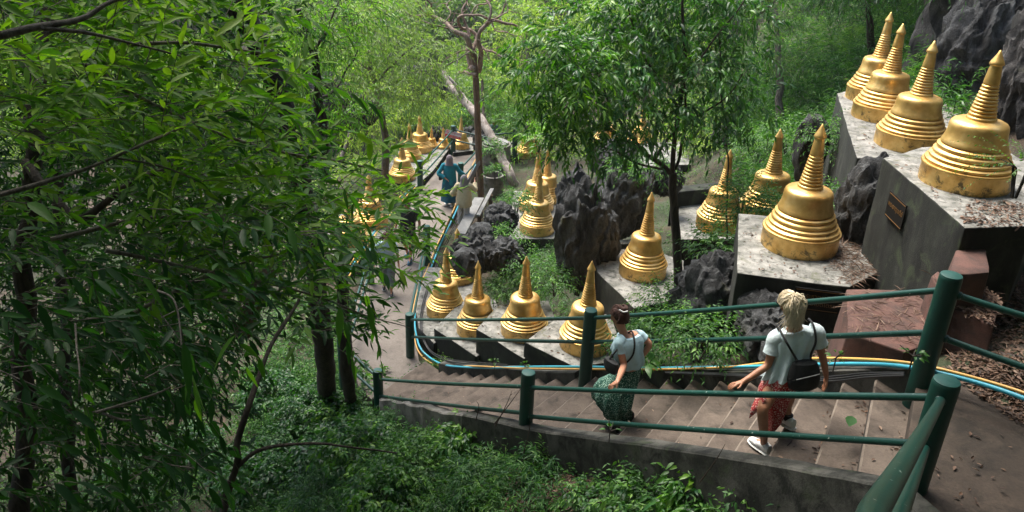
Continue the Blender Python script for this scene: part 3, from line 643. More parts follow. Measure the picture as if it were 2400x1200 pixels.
def well(px, py, z, r, h, label, lid):
    P = at(px, py, z); e = tag(empty('well_ring', P-Vector((0, 0, h))), label, 'well ring', 'concrete well rings')
    b = MB(); n = 40; b.lathe([(r-.06, -.1), (r, -.1), (r+.004, h*.5), (r, h-.01), (r-.012, h), (r-.06, h), (r-.062, .12), (.001, .12)], n); o = b.obj('ring', M['curb_bright'], e, sharp=30)
    roughen(o.data, .006, 5)
    if lid: b = MB(); b.lathe([(0, h+.002), (r-.09, h+.002), (r-.08, h+.05), (r-.1, h+.07), (0, h+.075)], n); b.obj('lid', M['grey_slab'], e, sharp=30)
well(1163, 336, Z0+.95, .52, .95, 'lidded concrete well ring behind the leaning trunk', True)
well(1155, 409, Z0+.52, .37, .52, 'open concrete well ring with weeds beside the brown tree', False)
# ------------------------------------------------------------------ rocks
def rock(c, rx, ry, rz, seed, label, sub=5, mat='rock', rot=0, flute=1.0, group='dark limestone rocks', amp=1.0):
    bm = bmesh.new(); bmesh.ops.create_icosphere(bm, subdivisions=sub, radius=1)
    s = Vector((seed*7.3, seed*3.1, seed*1.7)); cs, sn = math.cos(rot), math.sin(rot)
    for v in bm.verts:
        n = v.co.normalized(); p = Vector((n.x*rx, n.y*ry, n.z*rz)); L = (rx+ry+rz)/3; w_ = noise.noise_vector(p/L*1.3+s)*.35*L
        a = noise.ridged_multi_fractal((p+w_)/L*.9+s, 1.0, 2.1, 4, .9, 2.0)*.45
        f1 = 1-2*abs(noise.noise(Vector(((p.x+w_.x)*3.4/L, (p.y+w_.y)*3.4/L, (p.z+w_.z)*.8/L))+s)); f2 = 1-2*abs(noise.noise(Vector(((p.x+w_.x)*9/L, (p.y+w_.y)*9/L, p.z*2.6/L))+s*2)); g_ = noise.noise((p+w_)*22/L+s)
        dv = noise.voronoi(Vector((p.x/L*2.0, p.y/L*2.0, p.z/L*1.1))+w_/L+s)[0]; dw = noise.voronoi(Vector((p.x/L*5.0, p.y/L*5.0, p.z/L*2.4))+w_/L+s)[0]
        k = .78+amp*(.22*(a-.4)+.15*flute*(f1-.4)+.035*(f2-.4)+.025*g_+.26*min(.5, dv[1]-dv[0])+.10*min(.4, dw[1]-dw[0]))
        q = Vector((n.x*rx, n.y*ry, n.z*rz))*k*1.12; v.co = (q.x*cs-q.y*sn, q.x*sn+q.y*cs, q.z)
    me = bpy.data.meshes.new('rock'); bm.to_mesh(me); bm.free()
    o = link('rock', me, M[mat], None, c); me.set_sharp_from_angle(angle=R(32))
    return tag(o, label, 'rock', group)
RK = [((1362, 555), 17.2, .55, .5, 1.25, 'tall fluted black rock between the middle stupas'), ((1462, 470), 18.6, .78, .6, .9, 'broad dark rock behind the lone stupa'),
((1345, 460), 19.5, .45, .4, .75, 'dark rock shoulder rising behind the tall fluted one'), ((1415, 560), 17.4, .35, .4, .7, 'dark rock leaning on the tall fluted one'),
((1112, 592), 18.2, .52, .5, .5, 'craggy boulder below the stone bench'), ((1172, 515), 20.2, .50, .42, .42, 'black boulder right of the bench plank'),
((1185, 600), 18.0, .42, .4, .42, 'dark boulder left of the green bushes'), ((1128, 545), 19.3, .30, .3, .28, 'small mossy boulder between the bench and bushes'), ((1090, 615), 17.6, .3, .3, .35, 'low dark boulder behind the golden pair'),
((1672, 705), 11.6, .60, .5, .75, 'big black rock right of the dark tree foot'), ((1745, 680), 11.7, .32, .40, .55, 'dark rock pressed against the big spotted plinth'), ((1800, 770), 10.0, .75, .35, .42, 'low black rock behind the blonde woman'),
((772, 245), 26.0, .85, .7, .95, 'very dark rock in the shade left of the far cluster'), ((835, 262), 28.0, .8, .6, .6, 'dark rock behind the front of the far cluster'),
((1024, 322), 33.0, .45, .4, .45, 'black rock between the two little stupas'), ((1098, 330), 33.5, .9, .6, .55, 'dark rock behind the sign stupa'), ((1135, 335), 31.0, .45, .4, .5, 'dark rock left of the lidded well ring'),
((2035, 500), 11.2, .42, .45, .85, 'dark rock standing in for the shaded recess below the long upper plinth'), ((1440, 375), 20.5, .75, .6, .5, 'grey rock under the dark tree boughs'), ((1560, 420), 19.5, .45, .4, .4, 'small grey rock behind the dark tree trunk'),  # the rock below the upper plinth is put in for a shaded recess
((1700, 320), 21.0, .35, .35, .3, 'small dark rock in the hillside greens'), ((1900, 345), 15.5, .3, .4, .7, 'dark rock behind the large stained stupa'),
((1000, 205), 40, 1.2, 1, 1.2, 'pale far rock among the valley trees')]
for i, (p, d, a, c_, e_, lb) in enumerate(RK): rock(atd(p[0], p[1], d), a, c_, e_, i+1, lb, sub=5 if a > .3 else 3, rot=i)
rock(atd(2450, 60, 17.5), 2.5, 2.2, 3.9, 51, 'dark towering cliff face behind the upper right stupas', sub=6, mat='cliff', group='limestone cliff', amp=.85)
rock(atd(2455, 190, 13.2), .75, .8, 1.6, 57, 'pale grey cliff buttress at the edge beside the topmost stupa', sub=6, mat='cliff', group='limestone cliff', flute=1.3, amp=.9)
rock(atd(2290, 165, 16.2), .9, .8, 1.7, 63, 'black cliff foot between the third and topmost stupas', sub=6, group='limestone cliff', amp=.85)

# ------------------------------------------------------------------ leaves
def unit(a): return a/np.maximum(np.linalg.norm(a, axis=-1, keepdims=True), 1e-9)
def leaves(P, D, L, wr=.22, droop=.25, near=True, fold=.35, v=None, flat=.6):
    n = len(P); D = unit(D); up = unit(np.array([0, 0, 1.0])+rng.normal(0, flat, (n, 3))); S = unit(np.cross(D, up)); N = np.cross(S, D)
    L = np.broadcast_to(L, (n,))[:, None]; v = rng.random(n) if v is None else v
    if near:
        T = [0, .2, .48, .78, 1]; Wd = [0, .78, 1, .55, 0]
        def c(t): return P+D*L*t+np.array([0, 0, -1.0])*L*droop*t*t
        C = [c(t) for t in T]; cols = [C[0]]
        for k in (1, 2, 3):
            w = L*wr*.5*Wd[k]; cols += [C[k]-S*w+N*w*fold, C[k], C[k]+S*w+N*w*fold]
        cols.append(C[4]); V = np.stack(cols, 1).reshape(-1, 3); b = np.arange(n)[:, None]*11
        tr = np.array([[0, 2, 1], [0, 3, 2], [7, 8, 10], [8, 9, 10]]); qd = np.array([[1, 2, 5, 4], [2, 3, 6, 5], [4, 5, 8, 7], [5, 6, 9, 8]])
        return V, (qd.ravel()[None]+b).reshape(-1, 4), (tr.ravel()[None]+b).reshape(-1, 3), np.repeat(v, 11)
    w = L*wr*.5; m_ = P+D*L*.45-np.array([0, 0, 1.0])*L*droop*.2; tip = P+D*L-np.array([0, 0, 1.0])*L*droop
    V = np.stack([P, m_-S*w+N*w*fold, m_+S*w+N*w*fold, tip], 1).reshape(-1, 3); b = np.arange(n)[:, None]*4
    return V, np.zeros((0, 4), int), (np.array([0, 3, 1, 0, 2, 3])[None]+b).reshape(-1, 3), np.repeat(v, 4)
def merge(parts):
    V, Q, T, A = [], [], [], []; b = 0
    for v, q, t, a in parts:
        V.append(v); Q.append(q+b); T.append(t+b); A.append(a); b += len(v)
    return np.concatenate(V), np.concatenate(Q), np.concatenate(T), np.concatenate(A)
def twigs(P, D, ln, droop, r):
    n = len(P); ts = [0, .35, .7, 1.0]; D = unit(D); S = unit(np.cross(D, rng.normal(0, 1, (n, 3)))); U = np.cross(S, D); ln = np.broadcast_to(ln, (n,))[:, None]; r = np.broadcast_to(r, (n,))[:, None]
    V = []
    for t in ts:
        c = P+D*ln*t-np.array([0, 0, 1.0])*ln*droop*t*t; rr = r*(1-.75*t)
        for k in range(3):
            a = 2.094*k; V.append(c+(S*math.cos(a)+U*math.sin(a))*rr)
    V = np.stack(V, 1).reshape(-1, 3); b = np.arange(n)[:, None]*12; q = [[i*3+k, i*3+(k+1) % 3, (i+1)*3+(k+1) % 3, (i+1)*3+k] for i in range(3) for k in range(3)]
    return V, (np.array(q).ravel()[None]+b).reshape(-1, 4), np.zeros((0, 3), int), np.zeros(n*12)
def sprays(P, D, ln, nl, L, wr=.22, droop=.3, ldroop=.3, near=True, vr=None, spread=.9, twr=.004, jit=.25, fold=.35, start=.12, hang=.18):
    """alternate leaves along drooping twigs; returns leaf parts and twig parts"""
    n = len(P); D = unit(D); ln = np.broadcast_to(ln, (n,)); t = start+(1-start)*(np.arange(nl)+.6)/nl
    g = np.array([0, 0, -1.0]); H = unit(np.cross(D, np.array([0, 0, 1.0])+rng.normal(0, .25, (n, 3))))
    B = P[:, None]+D[:, None]*ln[:, None, None]*t[None, :, None]+g*(ln[:, None, None]*droop*t[None, :, None]**2)
    Tn = unit(D[:, None]+g*2*droop*t[None, :, None]); sg = np.where(np.arange(nl) % 2 == 0, 1, -1)[None, :, None]
    sp = spread*(1-.55*t)[None, :, None]
    Dl = unit(Tn*.75+H[:, None]*sg*sp+g*hang+rng.normal(0, jit, (n, nl, 3)))
    Ll = L*(.6+.55*rng.random((n, nl)))*(1.05-.35*t[None]); base = rng.random(n) if vr is None else vr
    v = np.clip(base[:, None]+rng.normal(0, .13, (n, nl)), 0, .98)
    lf = leaves(B.reshape(-1, 3), Dl.reshape(-1, 3), Ll.ravel(), wr, ldroop, near, fold, v.ravel())
    return lf, twigs(P, D, ln, droop, twr)
def leafobj(name, parts, mat, parent=None): 
    V, Q, T, A = merge(parts); return link(name, mesh_np(name, V, Q, T, A), M[mat], parent, smooth=False)
def A3(L): return np.array([tuple(p) for p in L], float).reshape(-1, 3)
def branch(root, pts, r0, r1, mat, n=8, name='branch', wob=.0, seed=0, k=6):
    P = curve_pts(pts, k); m_ = len(P); L = sum((b_-a_).length for a_, b_ in zip(P[:-1], P[1:]))
    P = [p+noise.noise_vector(p*2.5+Vector((seed, 0, 0)))*wob for p in P]
    b = MB(); b.tube(P, [r0+(r1-r0)*i/(m_-1)+.10*r0*noise.noise(p*4) for i, p in enumerate(P)], n); return b.obj(name, M[mat], root, sharp=60), P
def pdirs(n, bias=(0, 0, 0), amt=1.0): return unit(rng.normal(0, 1, (n, 3))*amt+np.array(bias, float))
def blob_points(c, r, n, shell=.55):
    d = unit(rng.normal(0, 1, (n, 3))); k = (shell+(1-shell)*rng.random((n, 1))**.6); return np.array(c)+d*k*np.array(r), d

# ---- foreground tree on the left: branches with long drooping lance leaves
ft = tag(empty('foreground_tree'), 'big leafy tree with long lance shaped leaves filling the left foreground', 'tree')
def PD(L): return [atd(a, c, d) for a, c, d in L]
fb = [([(-60, 100, 2.9), (80, 72, 3.0), (190, 50, 3.2), (262, 8, 3.3), (380, -20, 3.5)], .016, .006), ([(90, 68, 3.0), (190, 72, 3.2), (300, 95, 3.5), (420, 130, 3.9)], .009, .004),
([(-60, 475, 3.6), (90, 430, 3.8), (200, 395, 4.0), (310, 350, 4.2), (420, 300, 4.6), (560, 250, 5.0)], .013, .006), ([(260, 372, 4.1), (360, 385, 4.3), (430, 410, 4.5), (490, 450, 4.7)], .006, .003),
([(60, 380, 7.2), (100, 430, 7), (180, 512, 6.8), (250, 470, 6.6), (300, 435, 6.4), (430, 380, 6.2), (640, 300, 6.0)], .045, .012),
([(520, 1240, 3.9), (535, 1160, 3.9), (557, 1085, 3.8), (555, 1040, 3.8), (580, 950, 3.8), (602, 880, 3.9), (640, 800, 4.1), (700, 700, 4.4)], .020, .009), ([(557, 1090, 3.8), (600, 1060, 3.8), (660, 1047, 3.85), (760, 1040, 3.9), (850, 1052, 4.1), (930, 1060, 4.3)], .011, .004),
([(230, 970, 3.2), (300, 945, 3.2), (375, 915, 3.1), (395, 905, 3.1)], .006, .003), ([(240, 968, 3.2), (300, 985, 3.2), (390, 980, 3.2)], .006, .003),
([(370, 680, 2.7), (405, 700, 2.65), (420, 760, 2.6), (427, 810, 2.55)], .004, .002), ([(170, 760, 3.2), (183, 850, 3.0), (180, 900, 2.9), (178, 930, 2.9)], .004, .002),
([(250, 590, 4.2), (420, 620, 4.5), (600, 660, 4.9), (760, 700, 5.3), (880, 745, 5.6), (960, 770, 6)], .012, .003), ([(300, 740, 4.6), (480, 650, 4.9), (640, 600, 5.2), (800, 560, 5.6)], .013, .004),
([(200, 150, 5.0), (340, 230, 5.2), (480, 300, 5.3), (640, 350, 5.5), (800, 380, 5.8), (900, 400, 6.0)], .016, .005), ([(300, 100, 4.4), (460, 100, 4.7), (600, 120, 4.9), (720, 150, 5.2)], .013, .004),
([(120, 560, 5.5), (300, 520, 5.5), (500, 500, 5.6), (700, 480, 5.8), (880, 470, 6.1)], .017, .005)]
fbr = []
for i, (pp, r0, r1) in enumerate(fb):
    o, P = branch(ft, PD(pp), r0, r1, 'bark_dark' if i in (4, 5, 6) else 'bark_grey', wob=.02, seed=i); fbr.append(P)
for pp, r0, r1 in (([(40, 1500, 7.8), (55, 1000, 7.6), (60, 700, 7.5), (75, 420, 7.3), (100, 150, 7.4), (120, -150, 7.6)], .09, .07), ([(180, 1500, 9), (160, 1000, 8.8), (150, 700, 8.7), (140, 400, 8.8)], .07, .05)):
    branch(ft, PD(pp), r0, r1, 'bark_dark', 12, name='trunk', wob=.08)
parts, tw = [], []
def spray_region(n, xr, yr, dr, ln, nl, L, bias, vr, near=True, wr=.23, mask=None, droop=.35, ld=.12):
    P, Dd = [], []
    k = 0
    while k < n:
        x, y, d = rng.uniform(*xr), rng.uniform(*yr), rng.uniform(*dr)
        if mask is not None and not mask(x, y, d): continue
        P.append(atd(x, y, d)); k += 1
    yy = np.array([pix(p_)[1] for p_ in P]); P = A3(P); D = pdirs(n, bias, .55); v = np.clip(rng.uniform(vr[0], vr[1], n)-np.clip((yy-380)/600, 0, 1)*.5, 0, 1)  # leaf tone darkened down the frame to stand for shade
    lf, t = sprays(P, D, ln*(.7+.6*rng.random(n)), nl, L, wr, droop=droop, ldroop=ld, near=near, vr=v, twr=.003, hang=(.0 if droop < .4 else .25))
    parts.append(lf); tw.append(t)
RIGHT = tuple(CR*1.0+Vector((0, .25, .05)))
def edge(x, y, d):      # ragged right outline of the crown
    e = np.interp(y, [-60, 0, 60, 130, 210, 300, 350, 420, 520, 600, 680, 740, 820, 960, 1250], [560, 620, 640, 690, 640, 770, 830, 900, 930, 900, 850, 780, 560, 430, 380])
    return x < e-110+rng.normal(0, 45)
OUT = tuple(CR*.9+Vector((0, .15, .25)))
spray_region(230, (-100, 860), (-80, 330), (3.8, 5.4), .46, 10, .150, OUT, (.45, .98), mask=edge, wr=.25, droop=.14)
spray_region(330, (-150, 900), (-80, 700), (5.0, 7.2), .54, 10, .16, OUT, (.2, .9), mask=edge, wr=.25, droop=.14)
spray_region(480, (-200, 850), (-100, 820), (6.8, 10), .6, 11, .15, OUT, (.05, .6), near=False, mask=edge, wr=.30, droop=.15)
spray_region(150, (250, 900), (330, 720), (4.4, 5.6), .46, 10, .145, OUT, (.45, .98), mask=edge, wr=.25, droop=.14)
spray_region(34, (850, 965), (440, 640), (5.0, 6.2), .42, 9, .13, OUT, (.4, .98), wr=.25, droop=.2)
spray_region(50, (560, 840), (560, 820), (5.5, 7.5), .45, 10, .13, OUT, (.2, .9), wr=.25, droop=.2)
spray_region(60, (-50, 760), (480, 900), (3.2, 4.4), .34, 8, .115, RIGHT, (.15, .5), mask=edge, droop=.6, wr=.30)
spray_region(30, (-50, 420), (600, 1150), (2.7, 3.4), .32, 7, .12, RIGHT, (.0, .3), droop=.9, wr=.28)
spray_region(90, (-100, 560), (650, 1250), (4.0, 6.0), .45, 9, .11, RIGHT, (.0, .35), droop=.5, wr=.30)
for (p, d, r, n) in (((60, 300), 12.5, 2.6, 420), ((260, 520), 12.5, 2.4, 420), ((60, 700), 11.5, 2.5, 420), ((430, 330), 13, 2.2, 320), ((120, 1000), 9.5, 1.8, 330), ((330, 820), 12, 1.6, 260), ((560, 480), 14, 1.8, 260), ((-80, 1150), 7, 1.5, 200), ((330, 60), 12.5, 2.3, 320)):
    P, dd = blob_points(atd(p[0], p[1], d), (r, r, r*.8), n, .3); lf, t = sprays(P, dd*.4+pdirs(n, (.2, 0, .1)), .6*(.6+.7*rng.random(n)), 11, .16, .34, .3, .35, False, rng.uniform(0, .4, n), twr=.004); parts.append(lf); tw.append(t)
# hanging sprays that show as single leaves
HG = [((424, 770), 2.6, (.1, -.1, -1), .22, 6, .135), ((545, 760), 2.9, (.2, 0, -1), .16, 4, .14), ((185, 900), 2.9, (.1, 0, -1), .22, 7, .13), ((215, 640), 3.1, (0, 0, -1), .2, 5, .12), ((300, 640), 3.0, (1, .2, -.3), .2, 5, .12), ((90, 340), 2.3, (1, .2, .2), .18, 4, .13), ((640, 160), 3.4, (1, .3, -.2), .45, 10, .12), ((790, 420), 3.9, (.6, .2, -1), .3, 7, .12), ((10, 470), 2.5, (1, .2, -.1), .25, 4, .14),
      ((870, 470), 5.6, (1, .3, -.05), .55, 11, .13), ((820, 440), 5.4, (1, .3, .15), .5, 11, .12), ((600, 30), 3.6, (1, .3, .0), .4, 9, .12), ((850, 660), 3.6, (.2, 0, -1), .35, 8, .12), ((790, 690), 3.4, (.2, 0, -1), .3, 8, .12)]
for (p, d, dr, ln, nl, L) in HG:
    lf, t = sprays(A3([atd(p[0], p[1], d)]), np.array([dr], float), np.array([ln]), nl, L, .26, .25, .35, True, np.array([.45]), twr=.0025, jit=.2); parts.append(lf); tw.append(t)
leafobj('foliage', parts, 'leaf_near', ft); leafobj('twigs', tw, 'bark_grey', ft)
# out-of-view leaf crowns added above and behind the viewer to block light
oc = tag(empty('added_shade_canopy'), 'unseen tree canopy added overhead to shade the near slope and stairs', 'tree')
parts, tw = [], []
for c, r, n in (((-5.5, 6, 2.2), (4.2, 5.0, 1.6), 620), ((-10, 9, 2.0), (4.5, 5, 2.2), 1500), ((-2.2, 2, 3.6), (3.4, 3.8, 1.6), 560), ((-11, 2, 0), (4, 5, 3.4), 1500), ((-5.5, -3, 3.0), (4.5, 3, 3), 1100), ((-1, -4.5, 4.5), (4, 3, 3), 900), ((5, -4.5, 6), (5, 3, 3.5), 900), ((-13, 15, 0), (4, 5, 3), 1000), ((4.5, 1.5, 3.2), (3.2, 2.6, 1.2), 800), ((9.5, 3, 3.6), (3.5, 3.5, 2.2), 700), ((-14, -6, 2), (5, 5, 6), 900), ((3.2, 6.3, 3.2), (3.4, 2.6, 1.1), 800), ((7.0, 5.0, 3.6), (3, 2.6, 1.2), 500), ((-6.0, 13, 2.2), (3.8, 4, 1.3), 1300), ((-2.6, 10.3, 2.2), (2.4, 2.4, .9), 110), ((-9, 5, 1.5), (3, 5, 1.4), 1600)):
    P, d = blob_points(c, r, n, .15); lf, t = sprays(P, pdirs(n, (0, 0, -.2)), .9, 8, .36, .46, near=False, vr=rng.uniform(0, .5, n)); parts.append(lf); tw.append(t)
leafobj('crown', parts, 'leaf_near', oc); branch(oc, [Vector((-9, 1, -11)), Vector((-8.5, 1.5, -4)), Vector((-7.5, 3, 1)), Vector((-5, 4.5, 3.2))], .26, .08, 'bark_dark', 12, name='trunk')

# ---- big dark leaning trunk and others on the left
def simple_tree(label, pts, r0, r1, mat, name='tree_trunk', group='bare trunks in the shade on the left'):
    e = tag(empty('tree'), label, 'tree', group); o, P = branch(e, pts, r0, r1, mat, 14, name='trunk', wob=.05, k=8); return e, P
TG = ground_px(772, 948); TG2 = ground_px(822, 965)
bt, _ = simple_tree('thick dark trunk with peeling bark crossing the upper left leaves', [*PD([(470, -120, 12.2), (560, 30, 12.4), (635, 170, 12.7), (680, 300, 13.0), (712, 460, 13.5), (738, 640, 14.1), (758, 800, 14.7)]), TG, TG-Vector((0, 0, .5))], .15, .19, 'bark_dark')
branch(bt, PD([(520, -60, 12.3), (600, 60, 12.4), (640, 160, 12.6)]), .08, .1, 'bark_grey', name='limb')
simple_tree('dark straight trunk left of the stair foot', [*PD([(800, 560, 14), (805, 700, 14.4), (814, 860, 15)]), TG2, TG2-Vector((0, 0, .5))], .10, .13, 'bark_dark')
simple_tree('slim pale crooked trunk in the middle of the shade', PD([(470, 400, 10.5), (500, 455, 10.4), (530, 520, 10.5), (525, 620, 10.8), (530, 760, 11.2)]), .035, .06, 'bark_pale')
simple_tree('reddish leaning stump behind the thick dark trunk', PD([(650, 600, 12), (630, 640, 12), (600, 700, 12.2), (570, 780, 12.5)]), .12, .14, 'bark_brown')
# ---- brown straight tree with twisted bare boughs
tt = tag(empty('tree'), 'straight brown tree with twisted bare boughs and a knotted top beside the path', 'tree', 'trees along the path')
yT = at(1126, 462, Z0).y
def PY(L, y=yT): return [aty(a, c, y+(d[0] if d else 0)) for a, c, *d in L]
branch(tt, PY([(1129, 520), (1127, 462), (1124, 400), (1120, 300), (1117, 220), (1113, 160), (1110, 118)]), .125, .085, 'bark_brown', 14, name='trunk', wob=.01)
TW = [([(1113, 170), (1100, 150), (1097, 118), (1103, 110)], .07, .06), ([(1120, 170), (1128, 130), (1120, 100), (1128, 70), (1160, 48), (1215, 62)], .07, .03), ([(1104, 118), (1092, 85), (1060, 66), (1030, 48), (1000, 36), (965, 38), (945, 20)], .075, .02), ([(1108, 116), (1118, 92), (1100, 70), (1078, 62), (1075, 40), (1110, 35), (1150, 45), (1170, 36), (1185, 5)], .05, .02),
([(1015, 40), (1000, 22), (1010, 8), (990, -10)], .03, .015), ([(1128, 72), (1150, 40), (1148, 12), (1120, -10)], .04, .02), ([(1100, 85), (1085, 30), (1095, 5), (1085, -20)], .035, .02), ([(1120, 105), (1150, 118), (1180, 135), (1230, 142), (1255, 160)], .03, .012), ([(1110, 112), (1070, 122), (1040, 145), (1010, 160)], .028, .01), ([(1115, 173), (1095, 172), (1075, 168)], .045, .03),
([(1150, 48), (1165, 70), (1190, 78), (1222, 84)], .02, .01), ([(1060, 66), (1020, 60), (990, 48), (962, 55)], .02, .01), ([(1160, 45), (1190, 25), (1180, -5)], .018, .01), ([(1120, 95), (1098, 108), (1090, 128)], .018, .012), ([(1125, 100), (1140, 120), (1148, 140)], .015, .008), ([(1040, 52), (1060, 30), (1050, 10), (1068, -8)], .02, .01), ([(1100, 36), (1120, 15), (1145, 10), (1160, -10)], .02, .012), ([(1000, 36), (980, 10), (985, -15)], .02, .01)]
for i, (pp, r0, r1) in enumerate(TW):
    pp2 = [(a, c, .25*math.sin(i*2+j)) for j, (a, c) in enumerate(pp)]; branch(tt, PY(pp2), r0*1.2, r1*1.3, 'bark_twist', 8, name='bough', wob=.07, seed=i*3, k=7)
parts_ = []
for k in range(60):
    s_ = TW[k % len(TW)][0]; q_ = s_[min(len(s_)-1, 1+k//len(TW))]; p_ = aty(q_[0], q_[1], yT+rng.uniform(-.3, .3)); d_ = Vector((rng.normal(), rng.normal(), rng.normal()*.6+.3)).normalized(); L_ = rng.uniform(.3, .8)
    t_ = MB(); 
    if k == 0: tb_ = MB()
    tb_.tube(curve_pts([p_, p_+d_*L_*.5+Vector((rng.normal()*.08, 0, rng.normal()*.08)), p_+d_*L_]), [.014-.0010*i for i in range(13)], 5)
tb_.obj('twigs', M['bark_twist'], tt)
for a, c in ((1102, 125), (1107, 160)):
    o = rock(aty(a, c, yT-.06), .11, .11, .10, a, 'x', sub=3); o.name = 'knot'; o.data.materials[0] = M['bark_twist']; o.parent = tt
    for k in ('label', 'category', 'group'): del o[k]
ll = tag(empty('leaning_tree'), 'pale mottled trunk leaning across behind the straight brown tree', 'tree', 'trees along the path')
branch(ll, [at(1212, 440, Z0-.2), aty(1195, 408, 26.2), aty(1165, 345, 27.2), aty(1130, 285, 28), aty(1090, 240, 28.8), aty(1060, 205, 29.3), aty(1035, 170, 29.8)], .17, .13, 'bark_pale', 16, name='trunk', wob=.06)
branch(ll, [aty(1090, 240, 28.8), aty(1068, 200, 28.9), aty(1050, 180, 29.0)], .08, .05, 'bark_pale', name='bough')
# ---- dark central tree with glossy leaves
ct = tag(empty('tree'), 'dark trunked tree with a broad glossy crown in the centre', 'tree', 'trees along the path')
yC = 12.9
branch(ct, PY([(1585, 760), (1590, 690), (1588, 600), (1583, 520), (1578, 460), (1577, 405)], yC), .085, .065, 'bark_dark', 14, name='trunk', wob=.02)
CB = [([(1577, 412), (1540, 378), (1500, 352), (1440, 310), (1380, 290, -.3), (1320, 275, -.5)], .048, .012), ([(1577, 405), (1582, 330), (1592, 250), (1603, 150), (1600, 60), (1606, -30)], .045, .02), ([(1584, 400), (1600, 340), (1608, 250), (1602, 180)], .03, .015), ([(1520, 365), (1480, 320), (1440, 260), (1400, 170), (1390, 60)], .03, .01), ([(1535, 372), (1560, 330), (1620, 280), (1690, 240), (1740, 170)], .03, .01),
([(1600, 200), (1640, 140), (1700, 60), (1760, -20)], .022, .01), ([(1595, 260), (1540, 180), (1500, 100), (1470, 10)], .025, .01), ([(1570, 400), (1500, 385), (1430, 350, -.5), (1360, 335, -.8)], .025, .008), ([(1700, 620, .8), (1703, 500, .8), (1706, 400, .8), (1702, 300, .8), (1690, 180, .6), (1685, 60, .5)], .018, .012)]
for i, (pp, r0, r1) in enumerate(CB): branch(ct, PY(pp, yC), r0, r1, 'bark_dark', 8, name='bough', wob=.04, seed=i)
parts, tw = [], []
CRN = [((1290, 150), 11.6, .62, 60), ((1330, 250), 11.8, .62, 70), ((1390, 60), 12.3, .75, 80), ((1420, 190), 12.2, .8, 110), ((1500, 90), 12.6, .85, 110), ((1510, 260), 12.4, .7, 80), ((1600, 40), 13.2, .9, 110), ((1620, 170), 13.0, .9, 110), ((1700, 80), 13.4, .8, 80), ((1720, 230), 13.3, .7, 60), ((1470, -20), 12.8, .8, 80), ((1600, -60), 13, .9, 80), ((1240, 210), 11.6, .4, 22), ((1350, 330), 11.8, .38, 26), ((1430, 350), 11.9, .32, 16), ((1280, 90), 11.6, .38, 18), ((1750, 10), 13.6, .5, 36), ((1345, 160), 11.2, .5, 46), ((1650, 290), 13.2, .42, 22)]
for (p, d, r, n) in CRN:
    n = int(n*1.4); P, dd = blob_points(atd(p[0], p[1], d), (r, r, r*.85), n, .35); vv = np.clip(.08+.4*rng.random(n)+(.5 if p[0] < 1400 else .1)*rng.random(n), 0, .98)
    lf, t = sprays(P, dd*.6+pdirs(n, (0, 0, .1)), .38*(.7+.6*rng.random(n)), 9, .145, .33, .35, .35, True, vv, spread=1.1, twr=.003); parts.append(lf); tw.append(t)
leafobj('crown', parts, 'leaf_glossy', ct); leafobj('twigs', tw, 'bark_dark', ct)

# ---- bushy things: one builder
def bush(label, c, r, n, L, mat='leaf_under', nl=7, ln=.4, wr=.34, cat='shrub', group='shrubs growing among the rocks', vr=(.2, .8), near=False, up=.8, name='shrub'):
    e = tag(empty(name, c), label, cat, group); c = Vector(c)
    d = unit(rng.normal(0, 1, (n, 3))*np.array([1, 1, .55])+np.array([0, 0, .45])); P = d*np.array(r)*(.25+.5*rng.random((n, 1)))
    lf, t = sprays(P, d+np.array([0, 0, up*.4]), ln*(.6+.7*rng.random(n)), nl, L, wr, .35, .35, near, rng.uniform(*vr, n), spread=1.1, twr=.003)
    leafobj('leaves', [lf], mat, e); b = MB()
    for k in range(5):
        a = Vector(P[k % n]); b.tube([Vector((a.x*.1, a.y*.1, -.3)), Vector((a.x*.4, a.y*.4, 0)), a], [.012, .009, .004], 5)
    b.obj('stem', M['bark_dark'], e); return e
